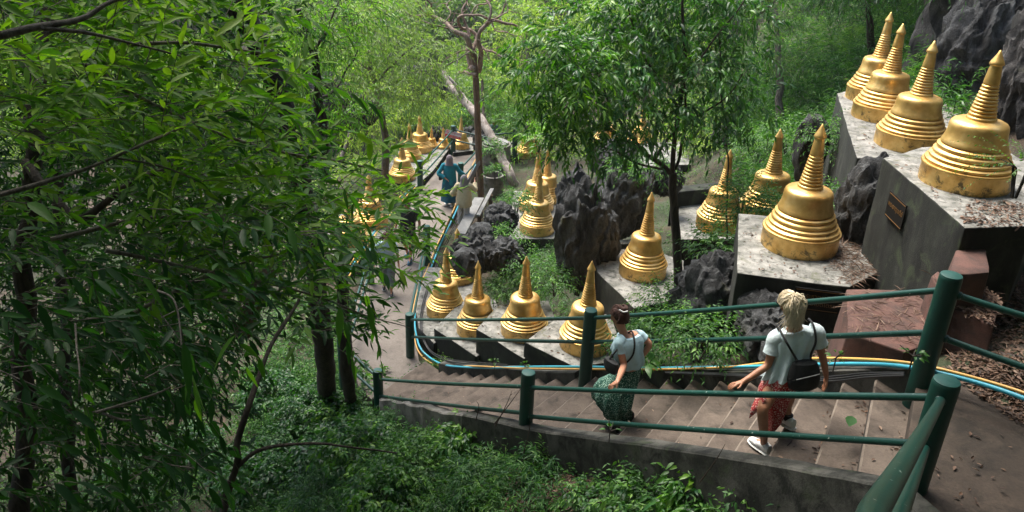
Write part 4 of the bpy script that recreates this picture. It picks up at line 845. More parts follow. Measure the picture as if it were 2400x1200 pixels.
BS = [((1245, 640), 17.9, (.75, .7, .55), 260, 'bushy green shrub behind the saw toothed plinths'), ((1190, 680), 18.0, (.5, .5, .4), 130, 'lower shrub left of the bushy one behind the plinths'), ((1300, 665), 17.2, (.5, .5, .4), 130, 'shrub at the foot of the tall fluted rock'),
((1740, 490), 13.6, (.55, .5, .75), 240, 'leafy shrub growing in front of the half hidden stupa'), ((1690, 590), 12.4, (.55, .45, .6), 170, 'dark shrub between the tree trunk and the spotted plinth'), ((1835, 500), 13.2, (.45, .4, .35), 110, 'shrub covering the base of the stupa behind'), ((1560, 700), 13.2, (.5, .4, .35), 90, 'feathery shrub around the dark tree foot'),
((1560, 780), 11.2, (.7, .5, .4), 170, 'green shrub between the two women beyond the rail'), ((1640, 800), 10.0, (.55, .45, .35), 130, 'shrub below the big black rock'), ((1500, 820), 11.2, (.5, .4, .3), 90, 'low shrub right behind the brunette'),
((1850, 330), 17.0, (.9, .9, .7), 230, 'shrub behind the large stained stupa'), ((1930, 330), 15.2, (.45, .5, .7), 170, 'shrub climbing at the left face of the long upper plinth'), ((1780, 350), 18.0, (1.0, .9, .6), 240, 'broad leaved shrub on the hillside below the bamboo'), ((1980, 480), 12.0, (.3, .3, .4), 70, 'small shrub under the long upper plinth'),
((1210, 480), 20.8, (.35, .5, .35), 100, 'weedy shrub along the flat middle plinth'), ((1190, 560), 19.0, (.3, .3, .25), 60, 'small shrub beside the black boulder'), ((1530, 400), 17.0, (.4, .4, .35), 80, 'pale green shrub behind the lone stupa spire'), ((1460, 400), 18.0, (.4, .4, .25), 70, 'low shrub on top of the broad dark rock'),
((1160, 402), 26.0, (.25, .25, .15), 26, 'weeds filling the open well ring'), ((1150, 350), 28.0, (.4, .3, .3), 60, 'small shrub between the two well rings'), ((1030, 280), 34.0, (1.2, .8, .8), 160, 'pale shrub behind the far stupa cluster'), ((930, 265), 31.0, (1.0, .8, .7), 160, 'shrub above the first stupas of the far cluster'), ((1130, 270), 36.0, (1.3, 1, .9), 180, 'dark green shrub left of the man in the cap'), ((1230, 300), 30, (1.0, .8, .9), 190, 'bright shrub right of the far railing')]
for (p, d, r, n, lb) in BS: bush(lb, atd(p[0], p[1], d), r, int(n*1.3), .085+.004*max(0, d-14), near=d < 13)
for i, (px_, py_) in enumerate([(1755, 60), (1790, 190), (1740, 260), (1850, 90), (1880, 210), (1930, 40), (1950, 150), (1990, 230), (2040, 60), (2090, 130), (1820, 290), (1900, 280), (2150, 20), (1700, 180), (2000, -20)]):
    g = ground_px(px_, py_)
    if g: bush('arching bamboo clump on the hillside, %s' % ('behind the dark crown tip', 'below a bare patch', 'just above the leafy shrubs', 'with the palest leaves', 'in front of a dark hollow', 'near the top edge', 'halfway up the slope', 'left of the upper row of stupas', 'behind the tall far spire', 'above the far end stupa', 'over the stained stupa spire', 'between the two lower spires', 'at the cliff top edge', 'touching the dark crown', 'cut by the top edge')[i], g+Vector((0, 0, .5)), (1.3, 1.2, 1.0), 190, .22, 'leaf_bamboo', 12, .9, .13, 'bamboo', 'bamboo clumps on the hillside', vr=(.2, 1) if i % 3 == 0 else (0, .6), name='bamboo_clump')
bush('young tree shoot with yellowish leaves over the far right path', atd(1262, 330, 20.5), (.45, .4, .5), 60, .17, 'leaf_glossy', 8, .45, .3, 'shrub', vr=(.7, .98), near=True)
bush('feathery sprig crossing the topmost stupa from the right edge', atd(2400, 395, 7.6), (.40, .35, .18), 34, .035, 'leaf_under', 14, .45, .45, 'shrub', near=True, vr=(.4, .8), up=-.2)
SB = [(735, 985, .75, 'dark'), (800, 1000, .6, 'dark'), (780, 1090, .7, 'dark'), (700, 1130, .7, 'dark'), (640, 950, .7, 'dark'), (770, 985, .6, 'dark'), (860, 960, .5, 'bright'), (700, 1060, .8, 'bright'), (840, 1080, .7, 'dark'), (950, 1010, .5, 'feathery'), (1040, 1010, .4, 'bright'), (1110, 1060, .45, 'dark'), (980, 1120, .6, 'bright'), (1130, 1150, .5, 'feathery'), (600, 1160, .8, 'dark'), (760, 1180, .7, 'feathery'), (900, 1190, .6, 'dark'), (460, 1100, .9, 'dark'), (330, 1160, .9, 'dark'), (420, 950, .9, 'dark'), (1270, 1110, .25, 'feathery'), (1390, 1195, .3, 'bright'), (1500, 1185, .3, 'bright'), (1640, 1190, .3, 'dark'), (1780, 1195, .28, 'bright'), (1200, 1010, .25, 'feathery'), (870, 900, .3, 'dark')]
ORD = ('leftmost', 'second from the left', 'third from the left', 'fourth from the left', 'fifth from the left', 'sixth from the left', 'seventh from the left', 'eighth from the left', 'ninth from the left', 'tenth from the left', 'eleventh from the left', 'twelfth from the left', 'thirteenth from the left', 'fourteenth from the left', 'rightmost')
for i, (px_, py_, r_, kd) in enumerate(SB):
    rk_ = sorted(q[0] for q in SB if q[3] == kd).index(px_)
    g = ground_px(px_, py_)
    if g is None: continue
    mt, L_, wr_, nl_ = {'dark': ('leaf_glossy', .11, .42, 8), 'bright': ('leaf_under', .085, .5, 8), 'feathery': ('leaf_bamboo', .10, .2, 12)}[kd]
    bush('%s shrub on the slope under the stairs, %s of its kind' % ({'dark': 'dark leaved', 'bright': 'light green', 'feathery': 'narrow leaved'}[kd], ORD[rk_]), g+Vector((0, 0, r_*.3)), (r_, r_, r_*.75), int(170*r_/.6), L_*(1+.2*(i % 3)), mt, nl_, .35, wr_, group='shrubs on the near slope', vr=(.0, .45) if px_ < 800 else (.1, .8), near=True)  # leaves of the left shrubs darkened to stand for shade
# cover of undergrowth: small plants rooted on the terrain
def undergrowth(label, mat, boxes, h, L, nl, wr, name='undergrowth', near=False, vr=(.1, .9), spread_=1.1, twr=.002):
    parts, tw = [], []
    for (x0, x1, y0, y1, n) in boxes:
        P, v = [], []
        for _ in range(n):
            g = ground_px(rng.uniform(x0, x1), rng.uniform(y0, y1))
            if g is None or g.y > 90: continue
            if in_poly(np.array([[g.x, g.y]]), PATH_XY)[0] or in_poly(np.array([[g.x, g.y]]), stair_poly)[0] or in_poly(np.array([[g.x, g.y]]), LAND_XY)[0]: continue
            P.append(g); v.append(np.clip(noise.noise(g*1.3)*.5+.45+rng.normal(0, .15), vr[0], vr[1]))
        if not P: continue
        P = A3(P); m_ = len(P); D = pdirs(m_, (0, 0, 1.3), .6); sc = h*(.5+.9*rng.random(m_))
        lf, t = sprays(P, D, sc, nl, L, wr, .3, .35, near, np.array(v), spread=spread_, twr=twr, jit=.4); parts.append(lf); tw.append(t)
    o = leafobj(name, parts, mat); tag(o, kind='stuff'); return o
undergrowth('a', 'leaf_under', [(560, 1180, 860, 1230, 6500), (1150, 1260, 960, 1080, 500), (1150, 2050, 1030, 1230, 500), (1480, 2060, 1100, 1230, 1300), (620, 900, 700, 960, 1500)], .40, .105, 8, .34, name='slope_undergrowth')
undergrowth('a2', 'leaf_bamboo', [(700, 1300, 900, 1230, 1500), (-100, 800, 600, 1230, 3600)], .55, .12, 9, .2, name='slope_weeds', vr=(.0, .8))
undergrowth('b', 'leaf_under', [(1280, 1720, 560, 880, 1300), (1150, 1330, 560, 760, 900), (1400, 1800, 380, 560, 700), (1130, 1260, 420, 560, 260), (1100, 1400, 300, 420, 350)], .35, .075, 8, .34, name='rock_garden_weeds')
undergrowth('c', 'leaf_bamboo', [(1580, 2250, -60, 330, 5200), (1720, 2000, 250, 470, 1400)], 1.0, .23, 12, .15, name='bamboo_thicket', spread_=.8, vr=(0, 1))
undergrowth('d', 'leaf_far', [(650, 1000, 380, 620, 900), (600, 1000, 150, 420, 2200), (1000, 1700, 180, 380, 2600)], .8, .17, 8, .3, name='valley_undergrowth')
# grass tuft stalks by the near curb
gs = MB()
for (a, c, a2, c2, d) in ((1158, 995, 1225, 905, 8.6), (1160, 1000, 1200, 915, 8.7), (1115, 985, 1117, 940, 9.2), (1228, 1060, 1240, 960, 8.3), (1640, 1130, 1700, 1040, 6.8)):
    p, q = atd(a, c, d), atd(a2, c2, d-.3); gs.tube(curve_pts([p, p.lerp(q, .5)+Vector((.03, 0, .05)), q]), [.006*(1-i/13)+.001 for i in range(13)], 5)
tag(gs.obj('grass_stalks', M['litter']), kind='stuff')
# ---- broad leaf plants
def broad_plant(label, c, n, L, wr=.45, group='broad leaved plants'):
    e = tag(empty('plant', c), label, 'plant', group); d = unit(rng.normal(0, 1, (n, 3))*np.array([1, 1, .3])+np.array([0, 0, .7]))
    leafobj('leaves', [leaves(d*.05, d, L*(.7+.5*rng.random(n)), wr, .5, True, .3, rng.uniform(.3, .7, n))], 'leaf_glossy', e); b = MB()
    for k in range(4): b.tube([(0, 0, -.15), (0, 0, 0), tuple(d[k % n]*.12)], [.006, .006, .003], 5)
    b.obj('stem', M['bark_dark'], e)
for i, (p, d, n, L, lb) in enumerate((((1515, 850), 10.6, 7, .22, 'broad leaved plant right behind the brunette hip'), ((1255, 1125), 8.5, 8, .17, 'broad leaved plant on the near slope below the middle post'), ((1400, 1165), 7.8, 8, .16, 'leafy plant left of the centre of the bottom edge'), ((1460, 1130), 7.6, 7, .14, 'leafy plant against the mouldy curb wall'), ((1290, 1100), 8.6, 8, .12, 'small leafy plant right of the middle post foot'), ((1430, 1010), 8.2, 5, .09, 'tiny plant growing on the curb wall'), ((1820, 1170), 6.4, 7, .10, 'plant at the bottom edge near the heavy rail'), ((1590, 1160), 7.0, 9, .11, 'low plant at the bottom edge under the curb wall'),
    ((1860, 1030), 6.3, 0, .1, ''), ((2140, 835), 6.0, 12, .07, 'little weed by the thick post under the yellow conduit'), ((1960, 838), 6.9, 12, .06, 'little weed over the pipes behind the blonde woman'), ((1160, 850), 14.2, 10, .10, 'weed in front of the saw toothed plinths'), ((1230, 855), 13.5, 8, .09, 'second weed in front of the saw toothed plinths'), ((1420, 820), 11.5, 10, .10, 'weed beside the stupa behind the green post'), ((2240, 240), 12.5, 9, .16, 'small fern at the foot of the cliff'), ((1800, 330), 14.0, 6, .18, 'pale leaved plant left of the stupa behind'))):
    if n:
        c_ = atd(p[0], p[1], d)
        if p[1] > 1050: c_ = ground_px(*p) or c_
        broad_plant(lb, c_, n, L)

# ------------------------------------------------------------------ litter of dry leaves and twigs lying on things
bpy.context.view_layer.update(); dg = bpy.context.evaluated_depsgraph_get()
HARD = ('terrain', 'staircase', 'landing_pavement', 'footpath', 'concrete_plinth', 'pink_block', 'curb_wall', 'concrete_ledge')
hard = []
for o in bpy.data.objects:
    if o.type == 'MESH' and o.name.split('.')[0] in HARD and o.name.split('.')[0] != 'terrain': hard.append(BVHTree.FromObject(o, dg))
hard.append(TB)
def drop_px(px, py):
    best = None; r = ray(px, py).normalized()
    for t in hard:
        h = t.ray_cast(Vector((0, 0, 0)), r)
        if h[0] and (best is None or h[3] < best[3]): best = h
    return best
def scatter_litter(boxes, L, name, sticks=.25, mat='litter', vr=(0, 1)):
    P, Nn = [], []
    for poly, n in boxes:
        xs_ = [p[0] for p in poly]; ys_ = [p[1] for p in poly]; k = 0; tries = 0
        while k < n and tries < n*6:
            tries += 1; x, y = rng.uniform(min(xs_), max(xs_)), rng.uniform(min(ys_), max(ys_))
            if not in_poly(np.array([[x, y]]), poly)[0]: continue
            h = drop_px(x, y)
            if h and h[1].z > .5: P.append(h[0]+Vector((0, 0, .006+.02*random.random()))); k += 1
    P = A3(P); n = len(P); ns = int(n*sticks); D = pdirs(n, (0, 0, 0)); D[:, 2] *= .12
    lf = leaves(P[ns:], D[ns:], L*(.5+rng.random(n-ns)), .38, .0, True, .5, rng.uniform(*vr, n-ns), flat=.35)
    st = leaves(P[:ns], D[:ns], L*3.0*(.4+rng.random(ns)), .05, .05, True, .9, rng.uniform(.2, .9, ns), flat=.5)
    tag(leafobj(name, [lf, st], mat), kind='stuff')
scatter_litter([([(1880, 520), (2000, 505), (2090, 560), (2190, 640), (2185, 690), (1990, 668), (1930, 600)], 1500), ([(1985, 690), (2180, 690), (2140, 810), (1990, 770)], 260), ([(2240, 650), (2400, 640), (2400, 930), (2230, 860), (2200, 800)], 2000), ([(1840, 770), (1960, 760), (1980, 835), (1820, 850)], 420), ([(2280, 470), (2400, 480), (2400, 560), (2250, 520)], 450), ([(2180, 225), (2300, 230), (2240, 340)], 250),
    ([(1600, 350), (1720, 340), (1760, 420), (1610, 445)], 500), ([(1410, 560), (1490, 575), (1480, 600), (1400, 600)], 90), ([(1120, 1050), (1560, 1060), (1560, 1200), (1120, 1200)], 2600), ([(2200, 862), (2400, 915), (2400, 1000), (2260, 905)], 900), ([(2160, 1000), (2400, 1010), (2400, 1200), (2180, 1200)], 28), ([(1735, 510), (1960, 530), (1980, 665), (1735, 640)], 120), ([(1400, 600), (1500, 580), (1590, 690), (1490, 715)], 70), ([(2080, 380), (2180, 450), (2262, 525), (2300, 500), (2200, 400)], 60), ([(1970, 225), (2050, 230), (2060, 365), (2010, 365)], 50), ([(985, 640), (1400, 800), (1340, 855), (1000, 790)], 160), ([(1195, 450), (1335, 450), (1335, 555), (1195, 555)], 60), ([(1120, 430), (1200, 430), (1190, 500), (1140, 500)], 150), ([(1050, 550), (1090, 560), (1060, 640), (1030, 620)], 120)], .05, 'leaf_litter', .2, vr=(0, .8))
# litter in the inner corners of the steps and sparse on treads
P, D = [], []
for i in range(1, NS-1):
    g, h = FAR[i+1], NEAR[i+1]; n_ = 26 if i > 15 else 12
    for _ in range(n_):
        t = random.betavariate(.7, 1.1) if i < 16 else random.random(); p = g.lerp(h, t*.97); q = FAR[i].lerp(NEAR[i], t); s = min(1, abs(random.gauss(0, .10)))
        pos = p.lerp(q, s+.03); P.append((pos.x, pos.y, ZT[i]+.008)); D.append((random.gauss(0, 1), random.gauss(0, 1), .05))
    for _ in range(5):
        t, s = random.random(), random.random(); a = FAR[i].lerp(NEAR[i], t); c_ = g.lerp(h, t); pos = a.lerp(c_, .1+.8*s); P.append((pos.x, pos.y, ZT[i]+.008)); D.append((random.gauss(0, 1), random.gauss(0, 1), .05))
P = A3(P); D = A3(D); tag(leafobj('step_litter', [leaves(P, D, .05*(.4+rng.random(len(P))), .4, 0, True, .5, flat=.4)], 'litter'), kind='stuff')
st = leafobj('fallen_leaf', [leaves(A3([at(1998, 975, ZT[21]+.012)]), np.array([[-.5, -.9, .0]]), np.array([.17]), .6, .05, True, .12, np.array([.3]), flat=.05)], 'leaf_under'); tag(st, 'single large green leaf lying on an upper step', 'leaf')
b = MB(); b.tube(curve_pts([at(1795, 1062, -4.98), at(1820, 1060, -4.98), at(1845, 1045, -4.78), at(1860, 1025, -4.78), at(1862, 1015, -4.78)]), .004, 5); tag(b.obj('dry_stalk', M['litter']), 'curved pale stalk on the step behind the white shoe', 'stalk')
#@@PART3
# ------------------------------------------------------------------ background forest
def crown_mesh(seed, n, blobs, L, rr=1.0):
    g = np.random.default_rng(seed); parts = []
    for k in range(blobs):
        c = g.normal(0, 1, 3); c = c/np.linalg.norm(c)*g.uniform(.3, 1.0); c = c*np.array([2.3, 2.3, 1.5])*rr; r = g.uniform(.7, 1.25)*rr; m_ = n//blobs
        d = unit(g.normal(0, 1, (m_, 3))); P = c+d*r*(.7+.3*g.random((m_, 1)))*np.array([1, 1, .75])
        v = np.clip(g.uniform(.2, .8)+g.normal(0, .15, m_), 0, 1); D = unit(d*.6+g.normal(0, .8, (m_, 3))+np.array([0, 0, -.15]))
        parts.append(leaves(P, D, L*(.6+.7*g.random(m_)), .42, .2, False, .3, v, flat=.9))
    V, Q, T, A = merge(parts); return mesh_np('crown', V, Q, T, A)
CM = [crown_mesh(11, 9000, 26, .20), crown_mesh(12, 9000, 22, .22), crown_mesh(13, 8000, 30, .20), crown_mesh(14, 6000, 18, .30)]
def trunk_mesh(seed):
    rd = random.Random(seed); b = MB(); b.tube(curve_pts([Vector((0, 0, -7)), Vector((.1, 0, -4)), Vector((-.1, .1, -1.5)), Vector((0, 0, .5))]), [.2-.006*i for i in range(19)], 9)
    for k in range(6):
        a = k*1.05+rd.random(); z = rd.uniform(-2.2, 0); d = Vector((math.cos(a), math.sin(a), .8)); b.tube(curve_pts([Vector((0, 0, z)), Vector((0, 0, z))+d*.9, Vector((0, 0, z))+d*2.0+Vector((0, 0, .4))]), [.08-.004*i for i in range(13)], 6)
    return b.mesh('trunk')
TM = [trunk_mesh(1), trunk_mesh(2)]
for me in TM: me.materials.append(M['bark_grey'])
for me, mt in zip(CM, ('leaf_far', 'leaf_grey', 'leaf_far', 'leaf_grey')): me.materials.append(M[mt])
def forest_tree(x, y, s, k, label, group, zoff=0, sz=1.0):
    z = ground_z(x, y); e = tag(empty('forest_tree', (x, y, z+6.0*s*sz*.75+zoff)), label, 'tree', group); e.rotation_euler = (0, 0, rng.uniform(0, 6.28)); e.scale = (s, s, s*sz)
    for nm, me in (('crown', CM[k]), ('trunk', TM[k % 2])):
        o = bpy.data.objects.new(nm, me); col.objects.link(o); o.parent = e
g2 = np.random.default_rng(5); cnt = 0; placed = []
for y0, y1, n, smin, smax, xr in ((37, 52, 26, .8, 1.1, .62), (52, 75, 42, 1.0, 1.5, .68), (75, 110, 60, 1.4, 2.2, .72), (110, 155, 55, 2.0, 3.2, .75)):
    k = 0; tries = 0
    while k < n and tries < 4000:
        tries += 1; y = g2.uniform(y0, y1); x = g2.uniform(-xr, xr*.8)*y; s = g2.uniform(smin, smax)
        if any((x-a)**2+(y-b_)**2 < (2.4*max(s, c_))**2 for a, b_, c_ in placed): continue
        if y < 52 and -6 < x < 4: continue
        placed.append((x, y, s)); k += 1
        k_ = int(g2.integers(0, 4)); side_ = 'left' if x < -.3*y else 'left centre' if x < -.08*y else 'centre' if x < .12*y else 'right centre' if x < .3*y else 'right'
        lb = ('crown at the near edge of the valley', 'crown in the middle of the valley', 'crown in the deep valley forest', 'crown on the far opposite slope')[(37, 52, 75, 110).index(y0)]
        lb = ('large ' if s > (smin+smax)/2 else 'small ')+('yellow green ' if k_ % 2 == 0 else 'grey green ')+('dense ' if k_ < 2 else 'ragged ')+lb+', '+side_
        forest_tree(x, y, s, k_, lb, ('near valley trees', 'middle valley trees', 'deep valley trees', 'opposite slope trees')[(37, 52, 75, 110).index(y0)])
# mid distance trees in view, left of the straight tree and behind the path
def mid_tree(label, trunk, crown, L, mat, bmat='bark_grey', r0=.12, r1=.05, nl=9, wr=.22, ln=.6, vr=(.3, .9), boughs=(), near=False, over=()):
    e = tag(empty('tree'), label, 'tree', 'slender trees beyond the path')
    if trunk: branch(e, PD(trunk), r0, r1, bmat, 10, name='trunk', wob=.06)
    for i, bb in enumerate(boughs): branch(e, PD(bb), r1*.8, r1*.25, bmat, 7, name='bough', wob=.08, seed=i)
    parts, tw = [], []
    for (p, d, r, n) in crown:
        P, dd = blob_points(atd(p[0], p[1], d), (r, r, r*.6), n, .2); lf, t = sprays(P, dd*.4+pdirs(n, (.2, 0, .1)), ln*(.6+.7*rng.random(n)), nl, L, wr, .35, .4, near, rng.uniform(*vr, n), twr=.006); parts.append(lf); tw.append(t)
    for (c_, r_, n_) in over:
        P, dd = blob_points(c_, r_, n_, .1); lf, t = sprays(P, pdirs(n_, (0, 0, -.2)), .9, 8, .38, .46, near=False, vr=rng.uniform(0, .5, n_)); parts.append(lf); tw.append(t)
    leafobj('crown', parts, mat, e); leafobj('twigs', tw, bmat, e)
mid_tree('grey green willowy tree left of the twisted boughs', [(905, 420, 24), (900, 300, 23), (880, 200, 22), (860, 120, 21.5)], [((860, 60), 21, 1.3, 150), ((930, 140), 21, 1.2, 150), ((1000, 190), 22, 1.1, 130), ((850, 190), 20.5, 1.0, 110), ((780, 40), 20, 1.1, 110), ((1010, 110), 23, .9, 90), ((930, 40), 22, 1.1, 110)], .17, 'leaf_grey', boughs=[[(880, 200, 22), (930, 140, 21.5), (990, 90, 21)], [(870, 170, 22), (800, 110, 21), (740, 60, 20.5)], [(700, 250, 17), (745, 210, 17.5), (800, 180, 18)], [(890, 220, 22), (960, 170, 22), (1040, 160, 22.5), (1100, 120, 23)]])
mid_tree('dark leaved tree behind the thick leaning trunk', [(760, 420, 17), (750, 250, 16.5), (735, 130, 16), (700, 20, 15.5)], [((700, 40), 15.5, 1.0, 120), ((760, 110), 16, .9, 110), ((720, 200), 16.5, .8, 90), ((800, 250), 18, .8, 80), ((840, 20), 17, .8, 70)], .15, 'leaf_glossy', 'bark_dark', boughs=[[(735, 130, 16), (770, 60, 16), (800, -10, 16)], [(745, 200, 16.3), (700, 150, 16), (650, 130, 16)], [(750, 240, 16.5), (790, 200, 17), (835, 120, 17)]])
mid_tree('fine leaved tree overhanging the far stupa cluster', [(800, 380, 30), (830, 300, 30), (880, 230, 30)], [((900, 250), 30, 1.3, 170), ((980, 230), 31, 1.2, 150), ((870, 310), 29, .9, 110), ((1020, 265), 32, .9, 90), ((820, 200), 27, 1.2, 120)], .17, 'leaf_far', boughs=[[(850, 270, 30), (920, 240, 30), (1000, 235, 31), (1040, 250, 31)]])
mid_tree('bright slender tree right of the twisted boughs', [(1235, 320, 30), (1240, 200, 30), (1230, 80, 30)], [((1240, 60), 30, 1.5, 150), ((1180, 190), 33, 1.3, 130), ((1250, 180), 31, 1.2, 130), ((1180, 90), 34, 1.3, 110), ((1300, 20), 30, 1.3, 110)], .18, 'leaf_far', boughs=[[(1240, 200, 30), (1200, 150, 31), (1160, 130, 31)]])
mid_tree('dark leaved tree behind the man in the cap', [(1140, 400, 31), (1135, 300, 32), (1130, 180, 33)], [((1150, 230), 33, .9, 130), ((1190, 260), 32, .7, 90), ((1130, 160), 33, .6, 60)], .16, 'leaf_glossy', 'bark_dark')
mid_tree('feathery hillside tree right of the dark crown', [(1830, 300, 22), (1825, 150, 22), (1815, 20, 22)], [((1820, 30), 22, 1.1, 130), ((1760, 130), 22, 1.0, 120), ((1850, 150), 22, .9, 90)], .14, 'leaf_bamboo', vr=(.4, .95))
mid_tree('tree at the top right with unseen crowns added to shade the hillside', [(2050, 200, 22), (2040, 60, 21), (2030, -60, 20)], [((1990, -30), 20, 1.2, 170), ((2100, -40), 20, 1.2, 170), ((2200, -60), 18, 1.2, 150), ((2300, -110), 16, 1.3, 150), ((1950, -420), 26, 5.5, 900), ((1600, -520), 30, 5.0, 500), ((2400, -700), 18, 4.5, 600)], .14, 'leaf_glossy', 'bark_dark', vr=(0, .5), over=(((8, 27, 5.5), (4.5, 5, 1.8), 1200), ((12.5, 22, 7), (5, 5, 2), 1300), ((14, 14, 7), (4, 5, 2), 700)))  # high and over blobs sit out of view, added to shade the hillside

# ------------------------------------------------------------------ people
def cloth(name, base, dark=None, pat=None, scale=60, thr=.56, rough=.9):
    m, nt, N, L, b = new_mat(name); c = N.new("ShaderNodeTexCoord").outputs['Object']
    col_ = mixc(nt, .4, base, ramp(nt, nz(nt, 12, 5, .6, c).outputs[0], [(.3, (.6, .6, .6)), (.7, (1.1, 1.1, 1.1))]).outputs[0], 'MULTIPLY')
    if pat:
        n_ = nz(nt, scale, 2, .5, c, .3); col_ = mixc(nt, ramp(nt, n_.outputs[0], [(thr, (0, 0, 0)), (thr+.04, (1, 1, 1))]).outputs[0], col_, pat)
    L.new(col_, b.inputs['Base Color']); b.inputs['Roughness'].default_value = rough; bump(nt, b, nz(nt, 16, 5, .6, c, .5).outputs[0], .5, .02); return m
for k, a in dict(skin=(.50, .24, .145), skin_tan=(.40, .18, .10), skin_shade=(.34, .17, .11), tee_blue=(.42, .60, .66), tee_white=(.60, .70, .72), black=(.012, .013, .014), teal=(.0, .16, .22), navyteal=(.004, .075, .125), hijab=(.16, .13, .15), beige=(.52, .45, .30), greyh=(.20, .19, .20), trouser=(.42, .42, .41), capgrey=(.12, .14, .15), teeteal=(.10, .17, .17), shoewhite=(.72, .72, .70), bluesh=(.03, .13, .22), greytr=(.16, .19, .21), brownhair=(.055, .022, .015), blonde=(.62, .50, .32), palehair=(.75, .64, .46), sandal=(.05, .05, .05), palestripe=(.42, .55, .65), capwhite=(.6, .6, .6)).items(): M['c_'+k] = cloth('cloth_'+k, a, rough=.55 if 'skin' in k else .85)
M['c_redskirt'] = cloth('red_speckled_skirt', (.33, .018, .022), pat=(.75, .60, .52), scale=95, thr=.57)
M['c_greenskirt'] = cloth('green_speckled_skirt', (.004, .07, .045), pat=(.36, .52, .42), scale=80, thr=.56)
def skin_body(name, verts, edges, radii, mat, parent, root=0, sub=2):
    me = bpy.data.meshes.new(name); me.from_pydata([tuple(v) for v in verts], edges, []); o = bpy.data.objects.new(name, me); col.objects.link(o)
    md = o.modifiers.new('s', 'SKIN'); md.use_smooth_shade = True
    sk = me.skin_vertices[0].data
    for i, r in enumerate(radii): sk[i].radius = r if hasattr(r, '__len__') else (r, r); sk[i].use_root = (i == root)
    ms = o.modifiers.new('d', 'SUBSURF'); ms.levels = sub; ms.render_levels = sub
    dg_ = bpy.context.evaluated_depsgraph_get(); me2 = bpy.data.meshes.new_from_object(o.evaluated_get(dg_)); bpy.data.objects.remove(o); me2.name = name; me2.materials.clear()
    return link(name, me2, M[mat], parent)
def loft(rings, n=20, cap=True, wr=0.0, seed=0, nw=5):
    """rings: (centre, side vector * a, front vector * b)"""
    V = []; m_ = len(rings)
    for i, (c, a, f_) in enumerate(rings):
        for k in range(n):
            t = 2*math.pi*k/n; w = 1+wr*(i/(m_-1))*math.sin(nw*t+seed+i*.25)+wr*.5*noise.noise(Vector((math.cos(t)*2, math.sin(t)*2, i*.6+seed))); V.append(c+(a*math.cos(t)+f_*math.sin(t))*w)
    F = [(i*n+k, i*n+(k+1) % n, (i+1)*n+(k+1) % n, (i+1)*n+k) for i in range(m_-1) for k in range(n)]
    if cap: F += [tuple(range(n-1, -1, -1)), tuple((m_-1)*n+k for k in range(n))]
    return V, F
def limb_loft(pts, rad, k=4, n=14, wr=.0, seed=0, ends=True):
    P = curve_pts(pts, k); m_ = len(P); b = MB(); rr = np.interp(np.linspace(0, len(pts)-1, m_), range(len(pts)), rad); b.tube(P, [float(r*(1+wr*noise.noise(p*14+Vector((seed, 0, 0))))) for r, p in zip(rr, P)], n, cap=ends); return b
def hand_verts(V, Ed, Rd, iw, wr, d, palmn, s=1.0, curl=.5, thumb=1):
    """palm and five fingers as chains from the wrist vertex"""
    d = d.normalized(); n = (palmn-d*palmn.dot(d)).normalized(); sd = d.cross(n)
    def add(p, r, par): V.append(p); Rd.append(r); Ed.append((par, len(V)-1)); return len(V)-1
    ip = add(wr+d*.045*s, (.030*s, .017*s), iw)
    for k, (o, L) in enumerate(((-.027, .066), (-.009, .076), (.009, .072), (.026, .056))):
        a = wr+d*.088*s+sd*o*s; i1 = add(a, .0095*s, ip); dd = (d*math.cos(curl*.6)+n*math.sin(curl*.6)); p2 = a+dd*L*.5*s; i2 = add(p2, .0085*s, i1); dd = (d*math.cos(curl*1.5)+n*math.sin(curl*1.5)); add(p2+dd*L*.5*s, .007*s, i2)
    a = wr+d*.03*s-sd*.026*s*thumb; i1 = add(a, .011*s, iw); dd = (d*.7-sd*.6*thumb+n*.25).normalized(); i2 = add(a+dd*.035*s, .0095*s, i1); add(a+dd*.035*s+(d*.9+n*.3).normalized()*.028*s, .008*s, i2)
